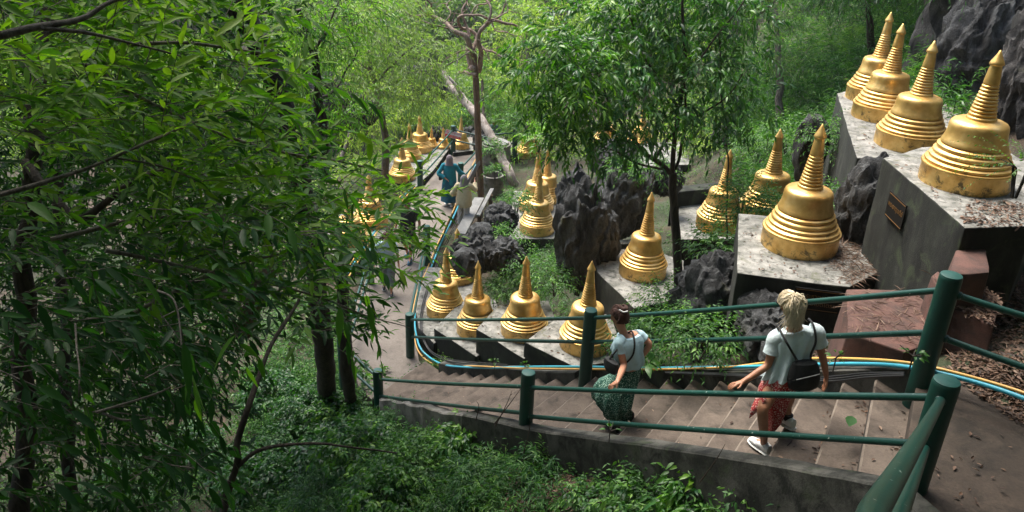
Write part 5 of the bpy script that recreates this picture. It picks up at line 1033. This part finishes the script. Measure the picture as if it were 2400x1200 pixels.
def person(label, J, mats, fwd, s=1.0, hands=(None, None), hair=None, group='people on the stairs and path', build=1.0):
    """J: joints in world space"""
    e = empty('person'); tag(e, label, 'person', group); up = Vector((0, 0, 1))
    V, Ed, Rd = [], [], []; idx = {}
    def add(nm, p, r, par=None):
        V.append(p); Rd.append(r); idx[nm] = len(V)-1
        if par is not None: Ed.append((idx[par], len(V)-1))
    b = s*build
    add('pelvis', J['pelvis'], (.13*b, .10*b)); add('waist', J['waist'], (.11*b, .085*b), 'pelvis'); add('chest', J['chest'], (.13*b, .10*b), 'waist'); add('neckb', J['neck']-(J['neck']-J['chest'])*.18, .06*s, 'chest'); add('neck', J['neck'], .047*s, 'neckb')
    hd = (J['head']-J['neck']).normalized(); add('jaw', J['head']-hd*.055*s+fwd*.02*s, (.062*s, .066*s), 'neck'); add('skull', J['head']+hd*.015*s, (.078*s, .09*s), 'jaw'); add('crown', J['head']+hd*.075*s-fwd*.01*s, (.058*s, .066*s), 'skull'); add('nose', J['head']+fwd*.098*s-hd*.012*s, .013*s, 'skull')
    for S in 'LR':
        add('sh'+S, J['sh'+S], .056*b, 'chest'); m1 = J['sh'+S].lerp(J['el'+S], .5); add('ua'+S, m1, .046*b, 'sh'+S); add('el'+S, J['el'+S], .038*b, 'ua'+S); m2 = J['el'+S].lerp(J['wr'+S], .35); add('fa'+S, m2, .037*b, 'el'+S); add('wr'+S, J['wr'+S], .025*s, 'fa'+S)
        hp = hands[0 if S == 'L' else 1]
        if hp: hand_verts(V, Ed, Rd, idx['wr'+S], J['wr'+S], hp[0], hp[1], s*1.0, hp[2], hp[3])
        else: add('hand'+S, J['wr'+S]+(J['wr'+S]-J['el'+S]).normalized()*.08*s, .03*s, 'wr'+S)
        hip = J['hip'+S]; add('hip'+S, hip, .085*b, 'pelvis'); add('th'+S, hip.lerp(J['kn'+S], .5), .075*b, 'hip'+S); add('kn'+S, J['kn'+S], .055*b, 'th'+S); c_ = J['kn'+S].lerp(J['an'+S], .32); add('ca'+S, c_, .052*b, 'kn'+S); add('an'+S, J['an'+S], .034*s, 'ca'+S); add('to'+S, J['an'+S]+J['toe'+S]*.12*s-up*.045*s, .032*s, 'an'+S)
    skin_body('body', V, Ed, Rd, mats['skin'], e)
    return e
def shoe(e, an, toe, mat, s=1.0, sole=None, high=.0, name='shoe'):
    toe = toe.normalized(); up = Vector((0, 0, 1)); sd = toe.cross(up).normalized(); up2 = sd.cross(toe); c = an-up2*.045*s; R_ = []
    for t, w, h0, h1 in ((-.085, .018, -.02, .03), (-.075, .036, -.025, .075+high), (-.03, .042, -.025, .085+high), (.02, .044, -.025, .07), (.07, .047, -.025, .045), (.12, .046, -.025, .032), (.165, .034, -.022, .02), (.182, .012, -.015, .005)):
        m_ = (h0+h1)/2; R_.append((c+toe*t*s+up2*m_*s, sd*w*s, up2*(h1-h0)/2*s))
    b = MB(); b.add(*loft(R_, 16)); o = b.obj(name, M[mat], e)
    if sole:
        b = MB(); R2 = [(c+toe*t*s-up2*.030*s, sd*(w+.004)*s, up2*.014*s) for t, w in ((-.092, .02), (-.08, .038), (0, .045), (.08, .051), (.13, .049), (.175, .034), (.19, .012))]; b.add(*loft(R2, 14)); b.obj('sole', M[sole], o)
    return o
def hairball(e, J, fwd, mat, s=1.0, low=.0, name='hair', vol=1.0):
    hd = (J['head']-J['neck']).normalized(); sd = fwd.cross(hd).normalized(); c = J['head']+hd*.03*s-fwd*.018*s; b = MB(); n = 28; V = []; m_ = 16
    for i in range(m_+1):
        th = math.pi*i/m_
        for k in range(n):
            ph = 2*math.pi*k/n; d = hd*math.cos(th)+(sd*math.cos(ph)+fwd*math.sin(ph))*math.sin(th); front = max(0, d.dot(fwd)); cut = 1.0
            r = .104*vol*s*(1+.05*noise.noise(Vector((k*.9, i*.15, 0))))*(1-.20*front)*(1+low*max(0, -d.dot(hd))); V.append(c+d*r)
    F = [(i*n+k, i*n+(k+1) % n, (i+1)*n+(k+1) % n, (i+1)*n+k) for i in range(m_) for k in range(n)]
    b.add(V, F); return b.obj(name, M[mat], e)
def strands(e, starts, ends, mids, r, mat, name):
    b = MB()
    for a, m_, z in zip(starts, mids, ends): b.tube(curve_pts([a, m_, z], 5), [r*x for x in (1, 1, 1, 1, .95, .9, .8, .7, .5, .35, .1)], 5)
    return b.obj(name, M[mat], e)
rd = random.Random(3)
# --- blonde woman in the red skirt
ft1 = at(1782, 1060, ZT[18]); ft2 = at(1842, 1003, ZT[19]); Y2 = (ft1.y+ft2.y)/2; print('woman2 feet', ft1[:], ft2[:])
def j(px, py, y): return aty(px, py, y)
trav = ((NEAR[17]+FAR[17])/2-(NEAR[20]+FAR[20])/2); trav.z = 0; trav.normalize(); latr = Vector((-trav.y, trav.x, 0))   # image left of travel?
rail_at = lambda px: (lambda r, a, d_: r*((a.x*d_.y-a.y*d_.x)/(r.x*d_.y-r.y*d_.x)))(ray(px, 0), RN0, (RN1-RN0))
hp = min((RN0.lerp(RN1, i/400) for i in range(401)), key=lambda p: abs(pix(p)[0]-1722))+Vector((0, 0, .045))
J2 = dict(head=j(1851, 714, Y2+.02), neck=j(1863, 757, Y2), chest=j(1864, 800, Y2+.02), waist=j(1842, 862, Y2), pelvis=j(1830, 893, Y2),
    shL=j(1818, 792, Y2+.03), elL=j(1800, 857, Y2-.02), wrL=hp+Vector((.085, .06, .035)), shR=j(1911, 776, Y2-.02), elR=j(1928, 836, Y2), wrR=j(1937, 882, Y2+.02),
    hipL=j(1812, 905, Y2-.02), knL=j(1787, 960, Y2-.20), anL=ft1+Vector((.02, 0, .10)), hipR=j(1850, 905, Y2+.03), knR=j(1842, 955, Y2+.10), anR=ft2+Vector((.0, .0, .11)), toeL=trav, toeR=(trav-Vector((0, 0, .1))).normalized())
fw2 = (trav+Vector((-.25, -.25, 0))).normalized()
w2 = person('blonde woman in a pale tee and red speckled skirt walking down the steps', J2, dict(skin='c_skin_tan'), fw2, 1.0, hands=((Vector((-.9, -.15, -.25)), Vector((0, 0, -1)), .55, -1), (Vector((.1, 0, -1)), Vector((-1, 0, 0)), .35, 1)))
sd2 = (J2['shR']-J2['shL']).normalized(); fb2 = sd2.cross(Vector((0, 0, 1))).normalized()
sh_mid = (J2['shL']+J2['shR'])/2
def V3(*a): return Vector(a)
rg = [(J2['neck']-V3(0, 0, .065), sd2*.115, fb2*.085), (sh_mid+V3(0, 0, .028), sd2*.17, fb2*.09), (sh_mid-V3(0, 0, .03), sd2*.205, fb2*.115), (J2['chest']-V3(0, 0, .06), sd2*.195, fb2*.13), (J2['chest'].lerp(J2['waist'], .6), sd2*.18, fb2*.13), (J2['waist'], sd2*.185, fb2*.14), (J2['waist']-V3(0.01, 0, .07), sd2*.20, fb2*.15)]
b = MB(); b.add(*loft(rg, 64, wr=.15, nw=11)); o = b.obj('tee', M['c_tee_white'], w2)
for S, r_ in (('L', .55), ('R', .50)):
    a, c_ = J2['sh'+S], J2['el'+S]; bb = limb_loft([sh_mid.lerp(a, .75)+V3(0, 0, .01), a.lerp(c_, .1)+V3(0, 0, .01), a.lerp(c_, .33), a.lerp(c_, r_)], [.082, .078, .074, .080], wr=.12); sub_ = bb.obj('sleeve', M['c_tee_white'], o)
pl, wa = J2['pelvis'], J2['waist']
kn2 = j(1818, 960, Y2+.02)
rg = [(wa-V3(0, 0, .02), sd2*.15, fb2*.12), (wa.lerp(pl, .6), sd2*.178, fb2*.14), (pl-V3(.0, 0, .03), sd2*.20, fb2*.155), (j(1818, 920, Y2), sd2*.175, fb2*.15), (j(1818, 940, Y2+.03), sd2*.135, fb2*.14), (kn2, sd2*.10, fb2*.13), (j(1812, 985, Y2+.03), sd2*.075, fb2*.12), (j(1806, 1003, Y2+.03), sd2*.03, fb2*.10)]
b = MB(); b.add(*loft(rg, 36, cap=False, wr=.10, nw=6, seed=2)); o = b.obj('skirt', M['c_redskirt'], w2); o.modifiers.new('s', 'SOLIDIFY').thickness = .006
# slit flap
b = MB(); k_ = J2['knL']; b.add([j(1776, 925, Y2-.10), j(1800, 925, Y2-.19), j(1784, 958, Y2-.20), j(1757, 980, Y2-.08), j(1762, 955, Y2-.08)], [(0, 1, 2, 3, 4)]); oo = b.obj('skirt_flap', M['c_redskirt'], o); oo.modifiers.new('s', 'SOLIDIFY').thickness = .008
shoe(w2, J2['anL'], J2['toeL'], 'c_shoewhite', 1.0, 'c_shoewhite'); shoe(w2, J2['anR'], J2['toeR'], 'c_shoewhite', 1.0, 'c_shoewhite')
b = MB(); b.tube([J2['anR']+V3(0, 0, .05), J2['anR']+V3(0, 0, -.01)], .044, 12); b.obj('sock', M['c_black'], w2)
hairball(w2, J2, fw2, 'c_blonde', 1.0, low=.10)
tie = J2['head']+V3(.0, -.03, .105)
S_, M_, E_ = [], [], []
for k in range(380):
    a = rd.gauss(0, .016); c_ = rd.gauss(0, .016); S_.append(tie+V3(a, c_*.5, rd.gauss(0, .012))); M_.append(tie+V3(.04+rd.gauss(0, .028), -.065+rd.gauss(0, .016), -.055+rd.gauss(0, .03))); E_.append(J2['head']+V3(.02+rd.gauss(0, .05), -.10+rd.gauss(0, .02), -.165+rd.gauss(0, .045)))
strands(w2, S_, E_, M_, .0038, 'c_palehair', 'ponytail')
S_, M_, E_ = [], [], []; hd2 = (J2['head']-J2['neck']).normalized(); sdh = fw2.cross(hd2).normalized()
for k in range(300):
    a = rd.uniform(0, 6.28); d_ = (sdh*math.cos(a)+fw2*math.sin(a)); z_ = -.05 if math.sin(a) < .3 else .03; s0 = J2['head']+d_*.098+hd2*z_; S_.append(s0); E_.append(tie+V3(rd.gauss(0, .012), rd.gauss(0, .01), rd.gauss(0, .01))); M_.append(J2['head']+hd2*.02+((s0+E_[-1])/2-(J2['head']+hd2*.02)).normalized()*(.112+rd.gauss(0, .004)))
strands(w2, S_, E_, M_, .0042, 'c_palehair', 'hair_strands')
# glasses
b = MB(); c_ = J2['head']+fw2*.085+V3(0, 0, .0); b.tube([c_+V3(-.03, -.03, .0), c_+V3(-.04, 0, .0), c_+V3(-.02, .05, 0)], .012, 6); b.obj('sunglasses', M['c_black'], w2)
# backpack straps and bag
bp = j(1884, 880, Y2-.16); b = MB(); R_ = []
for t, a_, c2 in ((.155, .05, .03), (.14, .105, .055), (.06, .135, .075), (-.04, .145, .08), (-.12, .13, .07), (-.15, .09, .04)):
    R_.append((bp+V3(-.12*t, 0, t), (sd2+V3(0, 0, -.15)).normalized()*a_, fb2*c2))
b.add(*loft(R_, 20)); bag = b.obj('backpack', M['c_black'], None); tag(bag, 'small black backpack hanging low on the blonde woman\'s back', 'backpack')
for pts in ([J2['shL']+V3(.03, .08, .085), J2['shL']+V3(.02, -.04, .09), j(1845, 805, Y2-.13), j(1868, 845, Y2-.14), bp+V3(-.06, -.03, .12)], [J2['shR']+V3(-.05, .08, .08), J2['shR']+V3(-.05, -.05, .085), j(1912, 800, Y2-.14), j(1900, 835, Y2-.15), bp+V3(.06, -.03, .10)]):
    b = MB(); b.tube(curve_pts(pts), .0105, 8); b.obj('strap', M['c_black'], bag)
b = MB(); b.tube(curve_pts([bp+V3(-.09, -.075, .0), bp+V3(0, -.10, .05), bp+V3(.10, -.085, .075)]), .004, 6); b.obj('zip', M['c_trouser'], bag)
# --- brunette in the green skirt
f1_ = at(1430, 1012, ZT[13]); f2_ = at(1470, 990, ZT[13]+.02); Y1 = (f1_.y+f2_.y)/2; print('woman1 feet', f1_[:], f2_[:])
tr1 = ((NEAR[12]+FAR[12])/2-(NEAR[15]+FAR[15])/2); tr1.z = 0; tr1.normalize()
hp1 = min((RN0.lerp(RN1, i/400) for i in range(401)), key=lambda p: abs(pix(p)[0]-1434))+Vector((0, 0, .045))
J1 = dict(head=j(1451, 741, Y1+.06), neck=j(1460, 778, Y1+.02), chest=j(1474, 812, Y1), waist=j(1476, 857, Y1), pelvis=j(1470, 880, Y1),
    shL=j(1452, 797, Y1-.10), elL=j(1462, 858, Y1-.20), wrL=hp1+Vector((.06, .03, .05)), shR=j(1497, 786, Y1+.08), elR=j(1525, 806, Y1+.05), wrR=j(1503, 838, Y1+.02),
    hipL=j(1458, 892, Y1-.04), knL=j(1420, 937, Y1-.05), anL=f1_+V3(.04, 0, .10), hipR=j(1480, 890, Y1+.04), knR=j(1465, 945, Y1), anR=f2_+V3(0, 0, .12), toeL=tr1, toeR=tr1)
fw1 = (tr1*.4+Vector((-.8, -.1, 0))).normalized()
w1 = person('brunette in a light blue crop tee and green speckled skirt holding the rail', J1, dict(skin='c_skin'), fw1, 1.03, build=1.12, hands=((Vector((-.6, -.2, -.55)), Vector((0, .3, -1)), .7, -1), (Vector((-.2, -.2, -.8)), Vector((-1, 0, 0)), .4, 1)))
sd1 = (J1['shR']-J1['shL']); sd1.z = 0; sd1.normalize(); fb1 = sd1.cross(Vector((0, 0, 1))).normalized(); sm = (J1['shL']+J1['shR'])/2
rg = [(J1['neck']-V3(-.005, 0, .04), sd1*.075, fb1*.07), (sm+V3(0, 0, .035), sd1*.16, fb1*.09), (sm-V3(0, 0, .03), sd1*.20, fb1*.14), (J1['chest']-V3(.02, 0, .05), sd1*.20, fb1*.175), (J1['chest'].lerp(J1['waist'], .55), sd1*.185, fb1*.165), (J1['chest'].lerp(J1['waist'], .9), sd1*.175, fb1*.15)]
b = MB(); b.add(*loft(rg, 44, wr=.09, nw=8)); o = b.obj('crop_tee', M['c_tee_blue'], w1)
for S in 'LR':
    a, c_ = J1['sh'+S], J1['el'+S]; limb_loft([sm.lerp(a, .7), a.lerp(c_, .08), a.lerp(c_, .3), a.lerp(c_, .5)], [.078, .072, .066, .064], wr=.1).obj('sleeve', M['c_tee_blue'], o)
wa, pl = J1['waist'], J1['pelvis']
rg = [(wa-V3(0, 0, .01), sd1*.145, fb1*.12), (wa.lerp(pl, .7), sd1*.165, fb1*.14), (j(1458, 893, Y1), sd1*.19, fb1*.20), (j(1443, 910, Y1-.02), sd1*.18, fb1*.26), (j(1433, 930, Y1-.02), sd1*.18, fb1*.30), (j(1432, 945, Y1-.02), sd1*.17, fb1*.27), (j(1442, 958, Y1-.02), sd1*.16, fb1*.19), (j(1446, 966, Y1-.02), sd1*.17, fb1*.18), (j(1450, 976, Y1-.02), sd1*.15, fb1*.15)]
b = MB(); b.add(*loft(rg, 40, cap=False, wr=.17, nw=11, seed=1)); o = b.obj('skirt', M['c_greenskirt'], w1); o.modifiers.new('s', 'SOLIDIFY').thickness = .006
shoe(w1, J1['anL'], J1['toeL'], 'c_black', 1.0, None, .05, 'boot'); shoe(w1, J1['anR'], J1['toeR'], 'c_black', 1.0, None, .05, 'boot')
hairball(w1, J1, fw1, 'c_brownhair', 1.03, low=.0, vol=1.03)
S_, M_, E_ = [], [], []; hd1 = (J1['head']-J1['neck']).normalized(); sdh = fw1.cross(hd1).normalized(); bun = J1['head']+V3(.03, -.02, .115)
for k in range(130):
    a = rd.uniform(0, 6.28); d_ = (sdh*math.cos(a)+fw1*math.sin(a)); z_ = -.06 if math.sin(a) < .35 else .03; s0 = J1['head']+d_*.100+hd1*z_; S_.append(s0); E_.append(bun+V3(rd.gauss(0, .012), rd.gauss(0, .01), rd.gauss(0, .01))); M_.append(J1['head']+hd1*.02+((s0+E_[-1])/2-(J1['head']+hd1*.02)).normalized()*(.112+rd.gauss(0, .004)))
strands(w1, S_, E_, M_, .0075, 'c_brownhair', 'hair_strands')
S_, M_, E_ = [], [], []; bun = J1['head']+V3(.03, -.02, .115)
for k in range(50):
    a = rd.uniform(0, 6.28); S_.append(bun+V3(.05*math.cos(a), .05*math.sin(a), -.03)); M_.append(bun+V3(.055*math.cos(a+.8), .05*math.sin(a+.8), .02)); E_.append(bun+V3(.02*math.cos(a+2), .02*math.sin(a+2), .035))
strands(w1, S_, E_, M_, .011, 'c_brownhair', 'bun')
b = MB(); b.tube(curve_pts([bun+V3(-.05, -.07, .02), bun+V3(0, -.075, -.005), bun+V3(.05, -.06, .0)]), [.009]*13, 6); b.obj('hair_clip', M['c_shoewhite'], w1)
bag = MB(); fp = j(1432, 858, Y1-.20); bag.add(*loft([(fp+V3(.0, 0, t), sd1*.045*k_+V3(0, 0, 0), fb1*.115*k_) for t, k_ in ((.085, .4), (.075, .95), (.03, 1.1), (-.04, 1.0), (-.075, .75), (-.085, .3))], 16)); bo = bag.obj('waist_bag', M['c_black'], None); tag(bo, 'black sling bag at the brunette\'s left hip', 'bag')
b = MB(); b.tube(curve_pts([fp+V3(-.03, .02, .07), j(1447, 818, Y1-.17), j(1460, 795, Y1-.05), sm+V3(.02, .02, .075), j(1487, 800, Y1-.135), j(1484, 830, Y1-.17), j(1468, 850, Y1-.19), fp+V3(.09, 0, .03)]), .011, 8); b.obj('strap', M['c_black'], bo)

# --- small figures built in a local frame: x right, y forward, z up
def figure(label, foot, face, H, skin='c_skin_shade', wrL=(-.26, .05, .80), wrR=(.26, .05, .80), elL=(-.27, -.03, 1.08), elR=(.27, -.03, 1.08), step=.18, lean=0.0, build=1.0, headf=0.0):
    f_ = Vector((face[0], face[1], 0)).normalized(); r_ = f_.cross(Vector((0, 0, 1))); k = H/1.68
    def w(x, y, z): return foot+r_*x*k+f_*(y+lean*z)*k+Vector((0, 0, z*k))
    J = dict(head=w(0, .02+headf, 1.57), neck=w(0, 0, 1.43), chest=w(0, 0, 1.24), waist=w(0, 0, 1.04), pelvis=w(0, 0, .93), shL=w(-.18, 0, 1.36), shR=w(.18, 0, 1.36), elL=w(*elL), elR=w(*elR), wrL=w(*wrL), wrR=w(*wrR),
        hipL=w(-.09, 0, .88), hipR=w(.09, 0, .88), knL=w(-.10, step*.6, .48), knR=w(.10, -.02, .48), anL=w(-.10, step, .10), anR=w(.10, -step, .10), toeL=f_, toeR=f_)
    e = person(label, J, dict(skin=skin), f_, k, build=build, hands=((J['wrL']-J['elL'], -r_, .4, 1), (J['wrR']-J['elR'], r_, .4, -1)))
    return e, J, w, r_*k, f_*k, k
def torso(e, w, r_, f_, zs, name, mat, wr=.05, cap=True, seed=0, n=24):
    b = MB(); b.add(*loft([(w(x, y, z), r_*a, f_*c) for x, y, z, a, c in zs], n, cap=cap, wr=wr, seed=seed)); return b.obj(name, M[mat], e)
def sleeves(e, J, mat, frac, k, r0=.075, r1=.065):
    for S in 'LR':
        a, c_, d_ = J['sh'+S], J['el'+S], J['wr'+S]; pts = [a.lerp(J['chest'], .25), a, a.lerp(c_, .5)]
        if frac > 1: pts += [c_, c_.lerp(d_, .5), c_.lerp(d_, frac-1)]
        else: pts[-1] = a.lerp(c_, frac)
        limb_loft(pts, [r0*k+(r1-r0)*k*i/(len(pts)-1) for i in range(len(pts))], wr=.1).obj('sleeve', M[mat], e)
# woman in teal robe
ft_ = at(1053, 482, Z0); pd = Vector((.12, 1, 0))
e, J, w, r_, f_, k = figure('woman in a teal tunic and grey headscarf with one hand on her hip', ft_, pd, 1.66, wrL=(-.10, -.16, .98), elL=(-.32, -.12, 1.10), wrR=(.42, .25, 1.0), elR=(.33, .05, 1.14), step=.05)
o = torso(e, w, r_, f_, ((0, 0, 1.45, .07, .07), (0, 0, 1.39, .16, .09), (0, 0, 1.30, .205, .125), (0, 0, 1.12, .20, .14), (0, 0, .95, .215, .155), (0, 0, .75, .225, .17)), 'tunic', 'c_teal'); sleeves(o, J, 'c_teal', 1.9, k)
torso(e, w, r_, f_, ((0, 0, .98, .19, .14), (0, 0, .75, .23, .18), (0, 0, .45, .245, .19), (0, 0, .16, .255, .20)), 'skirt', 'c_navyteal', wr=.10, cap=False, seed=3)
hb = torso(e, w, r_, f_, ((0, -.01, 1.38, .155, .12), (0, -.01, 1.43, .12, .105), (0, 0, 1.50, .105, .11), (0, .0, 1.58, .108, .118), (0, .0, 1.64, .09, .10), (0, 0, 1.69, .045, .05)), 'headscarf', 'c_hijab')
for S in 'LR': shoe(e, J['an'+S], (pd+Vector((.2 if S == 'R' else -.3, 0, 0))).normalized(), 'c_trouser', 1.0, 'c_shoewhite')
bg = MB(); c_ = w(-.27, -.05, .98); bg.add(*loft([(c_+V3(0, 0, t), r_*.06*q, f_*.12*q) for t, q in ((.1, .5), (.08, 1), (-.08, 1), (-.1, .5))], 14)); tag(bg.obj('handbag', M['c_black']), 'black handbag at the side of the woman in teal', 'bag')
# woman in beige
ft_ = at(1086, 530, Z0+.02); pd = Vector((.05, 1, 0))
e, J, w, r_, f_, k = figure('woman in a beige satin shirt and light trousers lifting the end of her grey scarf', ft_, pd, 1.60, wrL=(-.20, .18, 1.02), elL=(-.36, -.02, 1.06), wrR=(.30, .35, 1.38), elR=(.34, .10, 1.20), step=.06)
o = torso(e, w, r_, f_, ((0, 0, 1.45, .07, .07), (0, 0, 1.39, .17, .09), (0, 0, 1.28, .22, .14), (0, 0, 1.10, .23, .16), (0, -.01, .92, .25, .185), (0, -.02, .76, .25, .19), (0, -.02, .68, .225, .17)), 'shirt', 'c_beige', wr=.08); sleeves(o, J, 'c_beige', 1.75, k, .085, .07)
for S in 'LR': limb_loft([J['hip'+S]+V3(0, 0, .02), J['hip'+S].lerp(J['kn'+S], .5), J['kn'+S], J['an'+S]+V3(0, 0, -.02)], [.115, .105, .088, .085], wr=.12).obj('trouser_leg', M['c_trouser'], e)
torso(e, w, r_, f_, ((0, -.01, 1.34, .17, .14), (0, -.01, 1.43, .125, .115), (0, 0, 1.50, .108, .112), (0, .0, 1.58, .112, .122), (0, .0, 1.64, .09, .10), (0, 0, 1.69, .045, .05)), 'headscarf', 'c_greyh')
a_, c_ = w(.05, -.05, 1.42), J['wrR']; b = MB(); end = aty(1124, 382, ft_.y+.3)
P_ = curve_pts([a_, a_.lerp(end, .35)+V3(0, -.05, -.05), a_.lerp(end, .7)+V3(0, -.03, .0), end], 5); b.add(*loft([(p, V3(.0, .02, .09)*(1-.2*math.sin(i*.5)), V3(.02, .035, -.01)) for i, p in enumerate(P_)], 12, wr=.2)); b.obj('scarf_end', M['c_greyh'], e)
for S in 'LR': shoe(e, J['an'+S], pd, 'c_black', .95)
# man with cap
ft_ = at(1157, 288, Z0+1.60); ft_ = aty(1157, 285, 32.6); ft_ = Vector((ft_.x, ft_.y, ft_.z-1.62))
e, J, w, r_, f_, k = figure('man in a grey teal tee and pale cap walking away behind the well ring', ft_, (.1, 1), 1.72, elL=(-.28, .02, 1.1), elR=(.28, .02, 1.1), build=1.1)
o = torso(e, w, r_, f_, ((0, 0, 1.46, .08, .08), (0, 0, 1.40, .18, .10), (0, 0, 1.28, .22, .14), (0, 0, 1.05, .20, .14), (0, 0, .88, .20, .14)), 'tee', 'c_teeteal'); sleeves(o, J, 'c_teeteal', .8, k, .09, .08)
torso(e, w, r_, f_, ((0, 0, .95, .18, .14), (0, 0, .75, .19, .15), (0, 0, .50, .20, .15)), 'shorts', 'c_capgrey')
torso(e, w, r_, f_, ((0, .0, 1.575, .092, .10), (0, .0, 1.62, .096, .106), (0, 0, 1.67, .075, .085), (0, 0, 1.70, .03, .03)), 'cap', 'c_capwhite')
for S in 'LR': shoe(e, J['an'+S], f_.normalized(), 'c_black')
# man in black
ft_ = at(958, 608, Z0)
e, J, w, r_, f_, k = figure('man in a black tee and black shorts with blue shoes coming down behind the leaves', ft_, (-.15, -1), 1.72, skin='c_skin_tan', elL=(-.30, -.04, 1.1), elR=(.30, -.02, 1.1), wrL=(-.32, .08, .84), wrR=(.31, .12, .86), step=.20, headf=.06)
o = torso(e, w, r_, f_, ((0, 0, 1.46, .08, .08), (0, 0, 1.40, .18, .10), (0, 0, 1.28, .225, .14), (0, 0, 1.05, .21, .15), (0, 0, .86, .21, .15)), 'tee', 'c_black'); sleeves(o, J, 'c_black', .75, k, .09, .085)
torso(e, w, r_, f_, ((0, 0, .93, .185, .145), (0, 0, .78, .20, .16), (0, .02, .50, .19, .16)), 'shorts', 'c_black')
hairball(e, J, f_.normalized(), 'c_brownhair', k)
for S in 'LR': shoe(e, J['an'+S], f_.normalized(), 'c_bluesh', 1.0, 'c_bluesh')
# person in grey cropped trousers
ft_ = at(909, 684, Z0)
e, J, w, r_, f_, k = figure('person in a pale checked shirt, grey cropped trousers and sandals coming towards the stairs', ft_, (.12, -1), 1.62, skin='c_skin_tan', wrL=(-.30, .12, .86), wrR=(.30, .05, .86), step=.20)
o = torso(e, w, r_, f_, ((0, 0, 1.46, .08, .08), (0, 0, 1.40, .17, .10), (0, 0, 1.28, .21, .14), (0, 0, 1.05, .20, .15), (0, 0, .84, .21, .15)), 'shirt', 'c_palestripe'); sleeves(o, J, 'c_palestripe', .8, k, .085, .08)
for S in 'LR': limb_loft([J['hip'+S]+V3(0, 0, .03), J['hip'+S].lerp(J['kn'+S], .5), J['kn'+S], J['kn'+S].lerp(J['an'+S], .6)], [.12, .11, .095, .098], wr=.12).obj('trouser_leg', M['c_greytr'], e)
hairball(e, J, f_.normalized(), 'c_brownhair', k)
for S in 'LR': shoe(e, J['an'+S], f_.normalized(), 'c_sandal', .95, 'c_trouser', -.04, 'sandal')



# ------------------------------------------------------------------ haze
hm = bpy.data.materials.new('haze'); hm.use_nodes = True; hn = hm.node_tree.nodes; hn.remove(hn['Principled BSDF'])
pv = hn.new('ShaderNodeVolumePrincipled'); pv.inputs['Color'].default_value = (.97, .99, .95, 1); pv.inputs['Density'].default_value = .00035
hm.node_tree.links.new(pv.outputs[0], hn['Material Output'].inputs['Volume'])
b = MB(); b.prism([(-110, -48), (135, -48), (135, 178), (-110, 178)], -60, 75); hz = b.obj('haze', hm, smooth=False); tag(hz, kind='stuff')
